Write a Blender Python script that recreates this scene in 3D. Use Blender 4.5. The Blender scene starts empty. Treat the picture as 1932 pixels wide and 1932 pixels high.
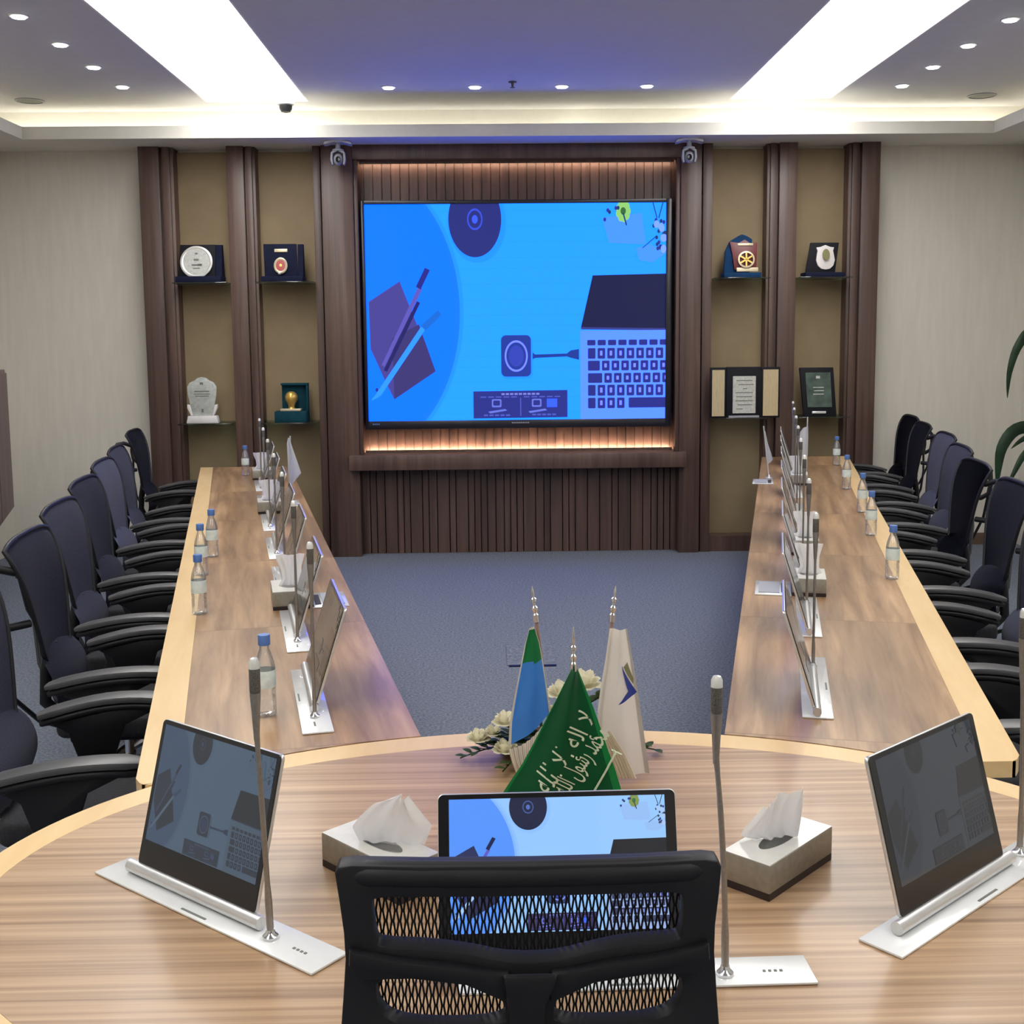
import bpy, bmesh, math, random
from mathutils import Vector, Matrix

random.seed(7)
SC = bpy.context.scene
COL = SC.collection
PI = math.pi


# ------------------------------------------------------------------ colours
def S(r, g, b, k=1.0):
    def f(c):
        c /= 255.0
        return c / 12.92 if c <= 0.04045 else ((c + 0.055) / 1.055) ** 2.4
    return (f(r) * k, f(g) * k, f(b) * k)


# ------------------------------------------------------------------ materials
def nt(name):
    m = bpy.data.materials.new(name)
    m.use_nodes = True
    t = m.node_tree
    b = t.nodes['Principled BSDF']
    return m, t, b


def mat(name, col, rough=0.5, metal=0.0, spec=0.5, noise=0.0, nscale=20.0, bump=0.0, coat=0.0, sheen=0.0,
        stretch=(1, 1, 1)):
    m, t, b = nt(name)
    b.inputs['Base Color'].default_value = (*col, 1)
    b.inputs['Roughness'].default_value = rough
    b.inputs['Metallic'].default_value = metal
    b.inputs['Specular IOR Level'].default_value = spec
    b.inputs['Coat Weight'].default_value = coat
    b.inputs['Sheen Weight'].default_value = sheen
    tc = t.nodes.new('ShaderNodeTexCoord')
    mp = t.nodes.new('ShaderNodeMapping')
    mp.inputs['Scale'].default_value = stretch
    t.links.new(tc.outputs['Object'], mp.inputs['Vector'])
    n = t.nodes.new('ShaderNodeTexNoise')
    n.inputs['Scale'].default_value = nscale
    n.inputs['Detail'].default_value = 4
    t.links.new(mp.outputs['Vector'], n.inputs['Vector'])
    r = t.nodes.new('ShaderNodeValToRGB')
    a = max(noise, 0.02)
    r.color_ramp.elements[0].position = 0.3
    r.color_ramp.elements[1].position = 0.7
    r.color_ramp.elements[0].color = (*[c * (1 - a) for c in col], 1)
    r.color_ramp.elements[1].color = (*[min(1, c * (1 + a)) for c in col], 1)
    t.links.new(n.outputs['Fac'], r.inputs['Fac'])
    t.links.new(r.outputs['Color'], b.inputs['Base Color'])
    if bump:
        bp = t.nodes.new('ShaderNodeBump')
        bp.inputs['Strength'].default_value = bump
        bp.inputs['Distance'].default_value = 0.004
        t.links.new(n.outputs['Fac'], bp.inputs['Height'])
        t.links.new(bp.outputs['Normal'], b.inputs['Normal'])
    return m


def wood(name, dark, light, stretch, scale=6.0, rough=0.4, coat=0.0, contrast=(0.3, 0.72), seams=None, spec=0.5,
         mid=None, big=0.18):
    """grain = noise stretched along one axis; a second, slower noise shifts the tone of whole boards"""
    m, t, b = nt(name)
    b.inputs['Roughness'].default_value = rough
    b.inputs['Coat Weight'].default_value = coat
    b.inputs['Coat Roughness'].default_value = 0.12
    b.inputs['Specular IOR Level'].default_value = spec
    tc = t.nodes.new('ShaderNodeTexCoord')
    mp = t.nodes.new('ShaderNodeMapping')
    mp.inputs['Scale'].default_value = stretch
    t.links.new(tc.outputs['Object'], mp.inputs['Vector'])
    n = t.nodes.new('ShaderNodeTexNoise')
    n.inputs['Scale'].default_value = scale
    n.inputs['Detail'].default_value = 6
    n.inputs['Roughness'].default_value = 0.6
    n.inputs['Distortion'].default_value = 0.35
    src = mp.outputs['Vector']
    seam = None
    if seams:
        sp = t.nodes.new('ShaderNodeSeparateXYZ')
        t.links.new(tc.outputs['Object'], sp.inputs[0])
        dv = t.nodes.new('ShaderNodeMath')
        dv.operation = 'DIVIDE'
        dv.inputs[1].default_value = seams
        t.links.new(sp.outputs['Y'], dv.inputs[0])
        fl = t.nodes.new('ShaderNodeMath')
        fl.operation = 'FLOOR'
        t.links.new(dv.outputs[0], fl.inputs[0])
        fr = t.nodes.new('ShaderNodeMath')
        fr.operation = 'FRACT'
        t.links.new(dv.outputs[0], fr.inputs[0])
        seam = t.nodes.new('ShaderNodeMath')
        seam.operation = 'LESS_THAN'
        seam.inputs[1].default_value = 0.006 / seams
        t.links.new(fr.outputs[0], seam.inputs[0])
        cb = t.nodes.new('ShaderNodeCombineXYZ')
        sc_ = t.nodes.new('ShaderNodeMath')
        sc_.operation = 'MULTIPLY'
        sc_.inputs[1].default_value = 7.3
        t.links.new(fl.outputs[0], sc_.inputs[0])
        t.links.new(sc_.outputs[0], cb.inputs['X'])
        ad = t.nodes.new('ShaderNodeVectorMath')
        ad.operation = 'ADD'
        t.links.new(src, ad.inputs[0])
        t.links.new(cb.outputs[0], ad.inputs[1])
        src = ad.outputs[0]
    t.links.new(src, n.inputs['Vector'])
    r = t.nodes.new('ShaderNodeValToRGB')
    r.color_ramp.elements[0].position = contrast[0]
    r.color_ramp.elements[1].position = contrast[1]
    r.color_ramp.elements[0].color = (*dark, 1)
    r.color_ramp.elements[1].color = (*light, 1)
    if mid:
        e = r.color_ramp.elements.new(0.5 * (contrast[0] + contrast[1]))
        e.color = (*mid, 1)
    t.links.new(n.outputs['Fac'], r.inputs['Fac'])
    n2 = t.nodes.new('ShaderNodeTexNoise')
    n2.inputs['Scale'].default_value = scale * 0.22
    n2.inputs['Detail'].default_value = 2
    t.links.new(src, n2.inputs['Vector'])
    r2 = t.nodes.new('ShaderNodeValToRGB')
    r2.color_ramp.elements[0].position = 0.35
    r2.color_ramp.elements[1].position = 0.65
    r2.color_ramp.elements[0].color = (1 - big,) * 3 + (1,)
    r2.color_ramp.elements[1].color = (1 + big,) * 3 + (1,)
    t.links.new(n2.outputs['Fac'], r2.inputs['Fac'])
    mx = t.nodes.new('ShaderNodeMix')
    mx.data_type = 'RGBA'
    mx.blend_type = 'MULTIPLY'
    mx.inputs['Factor'].default_value = 1
    t.links.new(r.outputs['Color'], mx.inputs['A'])
    t.links.new(r2.outputs['Color'], mx.inputs['B'])
    res = mx.outputs['Result']
    if seam is not None:
        m3 = t.nodes.new('ShaderNodeMix')
        m3.data_type = 'RGBA'
        m3.inputs['B'].default_value = (*[c * 0.9 for c in dark], 1)
        sm = t.nodes.new('ShaderNodeMath')
        sm.operation = 'MULTIPLY'
        sm.inputs[1].default_value = 0.6
        t.links.new(seam.outputs[0], sm.inputs[0])
        t.links.new(sm.outputs[0], m3.inputs['Factor'])
        t.links.new(res, m3.inputs['A'])
        res = m3.outputs['Result']
    t.links.new(res, b.inputs['Base Color'])
    return m


def emit(name, col, strength):
    m, t, b = nt(name)
    b.inputs['Base Color'].default_value = (0.8, 0.8, 0.8, 1)
    b.inputs['Emission Color'].default_value = (*col, 1)
    b.inputs['Emission Strength'].default_value = strength
    return m


def display_mat(name, strength, rough, spec=0.5):
    m, t, b = nt(name)
    b.inputs['Base Color'].default_value = (0.012, 0.012, 0.014, 1)
    b.inputs['Roughness'].default_value = rough
    b.inputs['Specular IOR Level'].default_value = spec
    a = t.nodes.new('ShaderNodeAttribute')
    a.attribute_name = 'Col'
    t.links.new(a.outputs['Color'], b.inputs['Emission Color'])
    b.inputs['Emission Strength'].default_value = strength
    return m


def clear_mat(name, tint, gloss=0.07, haze=0.0):
    """thin clear plastic or glass: see-through, with mirror reflections at grazing angles"""
    m = bpy.data.materials.new(name)
    m.use_nodes = True
    t = m.node_tree
    t.nodes.clear()
    out = t.nodes.new('ShaderNodeOutputMaterial')
    tr = t.nodes.new('ShaderNodeBsdfTransparent')
    tr.inputs['Color'].default_value = (*tint, 1)
    gl = t.nodes.new('ShaderNodeBsdfGlossy')
    gl.inputs['Roughness'].default_value = 0.06
    lw = t.nodes.new('ShaderNodeLayerWeight')
    lw.inputs['Blend'].default_value = 0.35
    mm = t.nodes.new('ShaderNodeMath')
    mm.operation = 'MULTIPLY_ADD'
    mm.inputs[1].default_value = 0.6
    mm.inputs[2].default_value = gloss
    t.links.new(lw.outputs['Fresnel'], mm.inputs[0])
    mx = t.nodes.new('ShaderNodeMixShader')
    t.links.new(mm.outputs[0], mx.inputs[0])
    t.links.new(tr.outputs[0], mx.inputs[1])
    t.links.new(gl.outputs[0], mx.inputs[2])
    if haze:
        df = t.nodes.new('ShaderNodeBsdfDiffuse')
        df.inputs['Color'].default_value = (0.85, 0.88, 0.92, 1)
        mh = t.nodes.new('ShaderNodeMixShader')
        mh.inputs[0].default_value = haze
        t.links.new(mx.outputs[0], mh.inputs[1])
        t.links.new(df.outputs[0], mh.inputs[2])
        t.links.new(mh.outputs[0], out.inputs['Surface'])
    else:
        t.links.new(mx.outputs[0], out.inputs['Surface'])
    return m


def translucent(m, amount):
    """let part of the light through a thin sheet"""
    t = m.node_tree
    b = t.nodes['Principled BSDF']
    out = t.nodes['Material Output']
    tl = t.nodes.new('ShaderNodeBsdfTranslucent')
    mx = t.nodes.new('ShaderNodeMixShader')
    mx.inputs[0].default_value = amount
    src = b.inputs['Base Color'].links
    if src:
        t.links.new(src[0].from_socket, tl.inputs['Color'])
    else:
        tl.inputs['Color'].default_value = b.inputs['Base Color'].default_value
    t.links.new(b.outputs[0], mx.inputs[1])
    t.links.new(tl.outputs[0], mx.inputs[2])
    t.links.new(mx.outputs[0], out.inputs['Surface'])
    return m


def attr_mat(name, rough=0.7, sheen=0.0):
    m, t, b = nt(name)
    a = t.nodes.new('ShaderNodeAttribute')
    a.attribute_name = 'Col'
    t.links.new(a.outputs['Color'], b.inputs['Base Color'])
    b.inputs['Roughness'].default_value = rough
    b.inputs['Sheen Weight'].default_value = sheen
    return m


M = {}
M['wall'] = mat('beige_wallpaper', (0.65, 0.615, 0.54), 0.85, noise=0.035, nscale=30, stretch=(1, 1, 0.12), bump=0.05)
M['ceil'] = mat('ceiling_paint', (0.62, 0.62, 0.63), 0.9, noise=0.02)
M['soffit'] = mat('soffit_paint', (0.70, 0.68, 0.62), 0.9, noise=0.02)
M['carpet'] = mat('grey_blue_carpet', (0.145, 0.162, 0.20), 0.95, spec=0.1, noise=0.38, nscale=85, bump=0.5)
M['walnut_wall'] = wood('dark_walnut_panel', (0.058, 0.033, 0.027), (0.135, 0.080, 0.063), (9, 9, 0.35), 3.2, 0.42,
                        contrast=(0.28, 0.75))
M['walnut_table'] = wood('walnut_table', (0.165, 0.085, 0.038), (0.43, 0.268, 0.142), (7.5, 0.55, 7.5), 2.8, 0.36,
                         contrast=(0.29, 0.72), coat=0.10, seams=1.13, big=0.22)
M['walnut_round'] = wood('walnut_round', (0.225, 0.125, 0.062), (0.455, 0.297, 0.172), (0.20, 17, 17), 3.6, 0.38,
                         contrast=(0.30, 0.64), coat=0.10, big=0.10)
M['maple'] = wood('maple_edge', (0.60, 0.405, 0.185), (0.70, 0.50, 0.255), (5, 0.8, 5), 3.0, 0.38, coat=0.15, big=0.05)
M['table_side'] = wood('table_panel', (0.10, 0.06, 0.04), (0.16, 0.10, 0.065), (4, 4, 0.5), 3.0, 0.5)
M['niche'] = mat('tan_niche_back', (0.265, 0.195, 0.110), 0.7, noise=0.08, nscale=6)
M['black'] = mat('black_plastic', (0.008, 0.008, 0.010), 0.45, noise=0.1, spec=0.3)
M['black_soft'] = mat('black_rubber', (0.010, 0.010, 0.012), 0.5, noise=0.1, spec=0.3)
M['pad'] = mat('arm_pad', (0.055, 0.055, 0.058), 0.42, noise=0.1, spec=0.7)
M['navy'] = mat('navy_mesh_fabric', (0.026, 0.029, 0.060), 0.8, noise=0.25, nscale=160, bump=0.3, sheen=0.06)
M['seat'] = mat('black_seat_fabric', (0.014, 0.014, 0.018), 0.9, noise=0.3, nscale=120, bump=0.3)
M['chrome'] = mat('chrome', (0.75, 0.75, 0.76), 0.18, metal=1.0)
M['alu'] = mat('brushed_aluminium', (0.70, 0.70, 0.70), 0.36, metal=0.85, noise=0.05, nscale=40, stretch=(1, 12, 1))
M['alu_lt'] = mat('satin_aluminium_plate', (0.74, 0.75, 0.75), 0.34, metal=0.12, noise=0.03, coat=0.9)
M['goose'] = mat('grey_gooseneck', (0.30, 0.28, 0.26), 0.38, metal=0.8, noise=0.1, nscale=200)
M['mic'] = mat('dark_mic_capsule', (0.13, 0.12, 0.11), 0.45, metal=0.6, noise=0.4, nscale=500)
M['bezel'] = mat('black_bezel', (0.010, 0.010, 0.012), 0.18, noise=0.02, spec=0.5)
M['bezel_tv'] = mat('display_bezel', (0.012, 0.012, 0.02), 0.3, noise=0.02)
M['tissue'] = mat('white_tissue', (0.90, 0.89, 0.87), 0.9, noise=0.01)
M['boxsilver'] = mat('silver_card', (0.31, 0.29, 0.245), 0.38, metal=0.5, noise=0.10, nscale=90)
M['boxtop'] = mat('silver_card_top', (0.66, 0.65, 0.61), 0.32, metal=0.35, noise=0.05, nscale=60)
M['boxdark'] = mat('dark_brown_card', (0.022, 0.012, 0.012), 0.5)
M['pet'] = clear_mat('clear_bottle', (0.98, 0.985, 0.99), 0.10, 0.07)
M['film'] = clear_mat('clear_film', (0.97, 0.97, 0.97), 0.05)
M['glass'] = clear_mat('shelf_glass', (0.72, 0.82, 0.76), 0.06)
M['cap'] = mat('blue_cap', (0.075, 0.16, 0.42), 0.45)
M['label'] = mat('pale_bottle_label', (0.62, 0.70, 0.68), 0.6, noise=0.12, nscale=60)
M['white'] = mat('white_plastic', (0.78, 0.78, 0.78), 0.5)
M['camgrey'] = mat('camera_grey', (0.30, 0.31, 0.35), 0.5)
M['camlight'] = mat('camera_bracket_grey', (0.62, 0.63, 0.70), 0.45)
M['screen_emit'] = display_mat('display_bright', 1.0, 0.6, 0.08)
M['mon_emit'] = display_mat('monitor_bright', 1.0, 0.12)
M['mon_dim'] = display_mat('monitor_dim', 1.0, 0.10)
M['panel_light'] = emit('ceiling_light_film', (1.0, 0.985, 0.95), 6.0)
M['cove'] = emit('cove_strip', (1.0, 0.94, 0.80), 13.0)
M['cove_dim'] = emit('cove_strip_dim', (1.0, 0.95, 0.80), 8.0)
M['warm_strip'] = emit('warm_strip', (1.0, 0.66, 0.42), 55.0)
M['warm_dim'] = emit('warm_strip_dim', (1.0, 0.66, 0.45), 16.0)
M['spot'] = emit('downlight_lens', (0.97, 0.98, 1.0), 9.0)
M['leaf'] = mat('dark_green_leaf', (0.018, 0.055, 0.022), 0.4, noise=0.35, nscale=12)
M['leaf2'] = mat('mid_green_leaf', (0.045, 0.10, 0.022), 0.5, noise=0.3, nscale=20)
M['stem'] = mat('brown_stem', (0.10, 0.06, 0.03), 0.7)
M['petal'] = mat('cream_petal', (0.90, 0.87, 0.72), 0.7, noise=0.05)
M['navyboard'] = mat('navy_velvet', (0.006, 0.009, 0.030), 0.8, noise=0.2, spec=0.2)
M['blackboard'] = mat('black_velvet', (0.006, 0.006, 0.010), 0.7, spec=0.25)
M['teal'] = mat('teal_velvet', (0.003, 0.042, 0.062), 0.8, noise=0.2, spec=0.2)
M['blueboard'] = mat('blue_velvet', (0.004, 0.036, 0.105), 0.8, noise=0.2, spec=0.2)
M['maroon'] = mat('maroon_lacquer', (0.14, 0.015, 0.018), 0.4)
M['red'] = mat('red_enamel', (0.42, 0.05, 0.05), 0.4)
M['gold'] = mat('gold_metal', (0.62, 0.40, 0.10), 0.35, metal=0.6)
M['palegold'] = mat('pale_gold', (0.66, 0.56, 0.38), 0.4, metal=0.4)
M['silverplate'] = mat('engraved_silver', (0.56, 0.57, 0.53), 0.4, metal=0.35, noise=0.15, nscale=70)
M['rim'] = mat('bright_silver', (0.70, 0.70, 0.67), 0.3, metal=0.4)
M['ink'] = mat('grey_engraving', (0.16, 0.17, 0.15), 0.6)
M['crystal'] = mat('frosted_crystal', (0.44, 0.47, 0.44), 0.25, noise=0.15, nscale=40, coat=0.3)
M['whitebase'] = mat('white_marble', (0.72, 0.70, 0.70), 0.35, noise=0.05)
M['beigepanel'] = mat('beige_fabric_panel', (0.50, 0.40, 0.24), 0.8, noise=0.12, nscale=60, stretch=(4, 1, 0.3))
M['greenglass'] = mat('dark_green_plate', (0.05, 0.085, 0.07), 0.2, noise=0.4, nscale=14, coat=0.4)
M['olive'] = mat('olive_emblem', (0.20, 0.19, 0.07), 0.5)
M['whiteshield'] = mat('white_shield', (0.72, 0.67, 0.66), 0.4)
M['cloth'] = attr_mat('flag_satin', 0.55, 0.2)
translucent(M['cloth'], 0.35)
translucent(M['tissue'], 0.42)
translucent(M['petal'], 0.35)
M['flagtext'] = mat('pale_flag_embroidery', (0.56, 0.66, 0.48), 0.6)
M['pole'] = mat('flag_pole_wood', (0.30, 0.19, 0.15), 0.4)
M['pot'] = mat('pot_glaze', (0.10, 0.09, 0.08), 0.4)
M['soil'] = mat('soil', (0.03, 0.02, 0.015), 0.95, noise=0.4)


# ------------------------------------------------------------------ mesh builder
class MB:
    def __init__(self):
        self.bm = bmesh.new()
        self.m = Matrix.Identity(4)
        self.mi = 0
        self.col = None
        self.lay = None

    def v(self, p):
        return self.bm.verts.new(self.m @ Vector(p))

    def f(self, vs):
        try:
            fc = self.bm.faces.new(vs)
        except ValueError:
            return None
        fc.material_index = self.mi
        fc.smooth = True
        if self.col is not None:
            if self.lay is None:
                self.lay = self.bm.loops.layers.float_color.new('Col')
            for lp in fc.loops:
                lp[self.lay] = (*self.col, 1)
        return fc

    def box(self, x0, x1, y0, y1, z0, z1):
        vs = [self.v((x, y, z)) for z in (z0, z1) for y in (y0, y1) for x in (x0, x1)]
        for q in ((0, 2, 3, 1), (4, 5, 7, 6), (0, 1, 5, 4), (2, 6, 7, 3), (0, 4, 6, 2), (1, 3, 7, 5)):
            self.f([vs[i] for i in q])

    def prism(self, pts, a, b, axis='z'):
        def mk(p, h):
            return {'z': (p[0], p[1], h), 'y': (p[0], h, p[1]), 'x': (h, p[0], p[1])}[axis]
        lo = [self.v(mk(p, a)) for p in pts]
        hi = [self.v(mk(p, b)) for p in pts]
        self.f(lo[::-1])
        self.f(hi)
        n = len(pts)
        for i in range(n):
            j = (i + 1) % n
            self.f([lo[i], lo[j], hi[j], hi[i]])

    def tube(self, pts, r, n=8, cap=True, closed=False, flat=1.0):
        pts = [Vector(p) for p in pts]
        rs = r if isinstance(r, (list, tuple)) else [r] * len(pts)
        N = len(pts)
        rings = []
        up = Vector((0, 0, 1))
        prev = None
        for i, p in enumerate(pts):
            if closed:
                d = pts[(i + 1) % N] - pts[i - 1]
            else:
                d = pts[min(i + 1, N - 1)] - pts[max(i - 1, 0)]
            d.normalize()
            if prev is None:
                a = d.cross(up)
                if a.length < 0.2:
                    a = d.cross(Vector((0, 1, 0)))
            else:
                a = prev - d * prev.dot(d)
            a.normalize()
            prev = a.copy()
            b = d.cross(a)
            rings.append([self.v(p + (a * math.cos(2 * PI * k / n) + b * math.sin(2 * PI * k / n) * flat) * rs[i])
                          for k in range(n)])
        for i in range(N if closed else N - 1):
            A, B = rings[i], rings[(i + 1) % N]
            for k in range(n):
                self.f([A[k], A[(k + 1) % n], B[(k + 1) % n], B[k]])
        if cap and not closed:
            self.f(rings[0][::-1])
            self.f(rings[-1])

    def lathe(self, prof, c=(0, 0, 0), n=20, sx=1.0, sy=1.0, cap=True):
        rings = []
        for r, z in prof:
            rings.append([self.v((c[0] + r * sx * math.cos(2 * PI * k / n), c[1] + r * sy * math.sin(2 * PI * k / n),
                                  c[2] + z)) for k in range(n)])
        for A, B in zip(rings, rings[1:]):
            for k in range(n):
                self.f([A[k], A[(k + 1) % n], B[(k + 1) % n], B[k]])
        if cap:
            self.f(rings[0][::-1])
            self.f(rings[-1])

    def grid(self, fn, nu, nv, colfn=None):
        vs = [[self.v(fn(i / nu, j / nv)) for j in range(nv + 1)] for i in range(nu + 1)]
        for i in range(nu):
            for j in range(nv):
                if colfn:
                    self.col = colfn((i + 0.5) / nu, (j + 0.5) / nv)
                self.f([vs[i][j], vs[i + 1][j], vs[i + 1][j + 1], vs[i][j + 1]])

    def sphere(self, c, r, n=12, m=8, sx=1, sy=1, sz=1):
        self.lathe([(r * math.sin(PI * k / m) + 1e-5, -r * sz * math.cos(PI * k / m)) for k in range(m + 1)], c, n, sx, sy)

    def build(self, name, mats, parent=None, bevel=0.0, solid=0.0, angle=35, seg=2, recalc=True):
        bm = self.bm
        if recalc and not solid:
            bmesh.ops.recalc_face_normals(bm, faces=bm.faces)
        me = bpy.data.meshes.new(name)
        if solid:
            bmesh.ops.solidify(bm, geom=list(bm.faces), thickness=solid)
            bmesh.ops.recalc_face_normals(bm, faces=bm.faces)
        if bevel:
            bm.normal_update()
            es = [e for e in bm.edges if len(e.link_faces) == 2 and e.calc_face_angle(0) > 0.6]
            bmesh.ops.bevel(bm, geom=es, offset=bevel, segments=seg, affect='EDGES', clamp_overlap=True, profile=0.5)
            for fc in bm.faces:
                fc.smooth = True
        bm.to_mesh(me)
        bm.free()
        try:
            me.set_sharp_from_angle(angle=math.radians(angle))
        except Exception:
            pass
        for mm in (mats if isinstance(mats, (list, tuple)) else [mats]):
            me.materials.append(mm)
        o = bpy.data.objects.new(name, me)
        COL.objects.link(o)
        if parent is not None:
            o.parent = parent
        return o


def tag(o, label=None, cat=None, group=None, kind=None):
    if label:
        o['label'] = label
    if cat:
        o['category'] = cat
    if group:
        o['group'] = group
    if kind:
        o['kind'] = kind
    return o


def empty(name, loc=(0, 0, 0), rz=0.0):
    o = bpy.data.objects.new(name, None)
    o.empty_display_size = 0.05
    o.location = loc
    o.rotation_euler = (0, 0, rz)
    COL.objects.link(o)
    return o


def kids(o):
    return [c for c in bpy.data.objects if c.parent == o]


def copy_tree(o, parent=None):
    c = o.copy()
    COL.objects.link(c)
    if parent is not None:
        c.parent = parent
    for k in kids(o):
        copy_tree(k, c)
    return c


def struct(name, mb, m, label=None, bevel=0.0):
    o = mb.build(name, m, bevel=bevel)
    tag(o, label, kind='structure')
    return o


def box_struct(name, b, m, label=None, bevel=0.0):
    mb = MB()
    mb.box(*b)
    return struct(name, mb, m, label, bevel)


# ------------------------------------------------------------------ room shell
XL, XR, YB, YF = -3.75, 4.10, 8.95, -3.2
ZS, ZC = 3.05, 3.33
LIPY, LIPL, LIPR = 8.41, -3.25, 3.58
box_struct('floor', (XL, XR, YF, YB, -0.05, 0), M['carpet'], 'grey blue carpet floor')
box_struct('wall_back', (XL - 0.1, XR + 0.1, YB, YB + 0.1, -0.05, ZC + 0.1), M['wall'], 'beige papered end wall')
box_struct('wall_left', (XL - 0.1, XL, YF, YB, -0.05, ZC + 0.1), M['wall'])
box_struct('wall_right', (XR, XR + 0.1, YF, YB, -0.05, ZC + 0.1), M['wall'])
box_struct('wall_front', (XL - 0.1, XR + 0.1, YF - 0.1, YF, -0.05, ZC + 0.1), M['wall'])
# ceiling with two long cut-outs for the light boxes
LX0, LX1, RX0, RX1, PY0, PY1 = -2.01, -1.275, 1.735, 2.47, -2.6, 8.60
mb = MB()
for x0, x1 in ((XL, LX0), (LX1, RX0), (RX1, XR)):
    mb.box(x0, x1, YF, YB, ZC, ZC + 0.1)
for x0, x1 in ((LX0, LX1), (RX0, RX1)):
    mb.box(x0, x1, YF, PY0, ZC, ZC + 0.1)
    mb.box(x0, x1, PY1, YB, ZC, ZC + 0.1)
struct('ceiling', mb, M['ceil'], 'grey ceiling with two long light boxes')
# dropped soffit round the edge with its lip
mb = MB()
mb.prism([(XL, YF), (LIPL - 0.02, YF), (LIPL - 0.02, LIPY + 0.02), (LIPR + 0.02, LIPY + 0.02), (LIPR + 0.02, YF), (XR, YF), (XR, YB), (XL, YB)], ZS, ZS + 0.03)
mb.prism([(LIPL - 0.02, YF), (LIPL, YF), (LIPL, LIPY), (LIPR, LIPY), (LIPR, YF), (LIPR + 0.02, YF),
          (LIPR + 0.02, LIPY + 0.02), (LIPL - 0.02, LIPY + 0.02)], ZS, ZS + 0.085)
struct('trim_1', mb, M['soffit'], 'dropped ceiling border hiding the cove light')
box_struct('trim_21', (XL, XR, YB - 0.02, YB, ZS + 0.031, ZC), M['soffit'], 'pale board behind the cove light')
box_struct('trim_22', (XL, XL + 0.02, YF, YB - 0.021, ZS + 0.031, ZC), M['soffit'], 'pale board behind the cove light')
box_struct('trim_23', (XR - 0.02, XR, YF, YB - 0.021, ZS + 0.031, ZC), M['soffit'], 'pale board behind the cove light')
# cove light strips lying in the trough
def cove(x0, y0, x1, y1, m, label):
    """an aluminium profile standing behind the lip; its lit face looks away from the room, at the pale board"""
    a = math.atan2(y1 - y0, x1 - x0)
    l = math.hypot(x1 - x0, y1 - y0)
    r = empty('cove_light', (x0, y0, ZS + 0.031), a)
    tag(r, label, 'light strip', 'cove light strips')
    s = MB()
    s.box(0, l, -0.008, 0.0, 0, 0.045)
    s.build('profile', M['alu'], r)
    s = MB()
    s.box(0.004, l - 0.004, 0.0005, 0.004, 0.004, 0.041)
    s.build('lamp_strip', m, r)


CY = 8.80
cove(-3.58, CY, -1.15, CY, M['cove'], 'bright cove light strip above the left end of the far wall')
cove(1.50, CY, 3.93, CY, M['cove'], 'bright cove light strip above the right end of the far wall')
cove(-1.10, CY, 0.50, CY, M['cove_dim'], 'dim failing cove light strip above the big display')
cove(0.52, CY, 0.82, CY, M['cove'], 'short bright patch of cove light above the big display')
cove(0.84, CY, 1.47, CY, M['cove_dim'], 'dim cove light strip just left of the camera over the right pillar')
cove(LIPL - 0.36, 0.5, LIPL - 0.36, LIPY + 0.3, M['cove'], 'cove light strip running along the left side wall')
cove(LIPR + 0.38, LIPY + 0.3, LIPR + 0.38, 0.5, M['cove'], 'cove light strip running along the right side wall')

# long ceiling light boxes
for x0, x1, side in ((LX0, LX1, 'left'), (RX0, RX1, 'right')):
    r = empty('ceiling_light_panel', ((x0 + x1) / 2, (PY0 + PY1) / 2, ZC))
    tag(r, 'long white glowing ceiling panel on the %s of the bluish ceiling field' % side, 'ceiling light',
        'long ceiling light panels')
    w, l = (x1 - x0) / 2, (PY1 - PY0) / 2
    s = MB()
    s.box(-w + 0.004, w - 0.004, -l + 0.004, l - 0.004, 0.05, 0.06)
    s.build('diffuser', M['panel_light'], r)
    s = MB()
    t = 0.012
    s.box(-w, -w + t, -l, l, 0.0, 0.05)
    s.box(w - t, w, -l, l, 0.0, 0.05)
    s.box(-w, w, -l, -l + t, 0.0, 0.05)
    s.box(-w, w, l - t, l, 0.0, 0.05)
    s.build('frame', M['white'], r)


def downlight(x, y, label, group):
    r = empty('downlight', (x, y, ZC))
    tag(r, label, 'downlight', group)
    s = MB()
    s.lathe([(0.046, -0.006), (0.052, -0.004), (0.052, 0.0), (0.036, 0.0), (0.036, -0.006), (0.046, -0.006)], n=20,
            cap=False)
    s.build('trim_ring', M['white'], r)
    s = MB()
    s.lathe([(0.035, -0.012), (0.035, -0.001)], n=20)
    s.build('lens', M['spot'], r)
    return r


NTH = ['nearest', 'second', 'third', 'farthest']
for i, y in enumerate((6.33, 6.92, 7.48, 8.05)):
    downlight(-2.43, y, '%s downlight in the row left of the left ceiling panel' % NTH[i], 'downlights left')
for i, y in enumerate((6.49, 7.05, 7.60, 8.16)):
    downlight(2.83, y, '%s downlight in the row right of the right ceiling panel' % NTH[i], 'downlights right')
for i, x in enumerate((-0.668, -0.086, 0.502, 1.079)):
    downlight(x, 8.12, '%s of four downlights above the display, counted from the left' %
              ['leftmost', 'second', 'third', 'rightmost'][i], 'downlights over the display')

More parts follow.
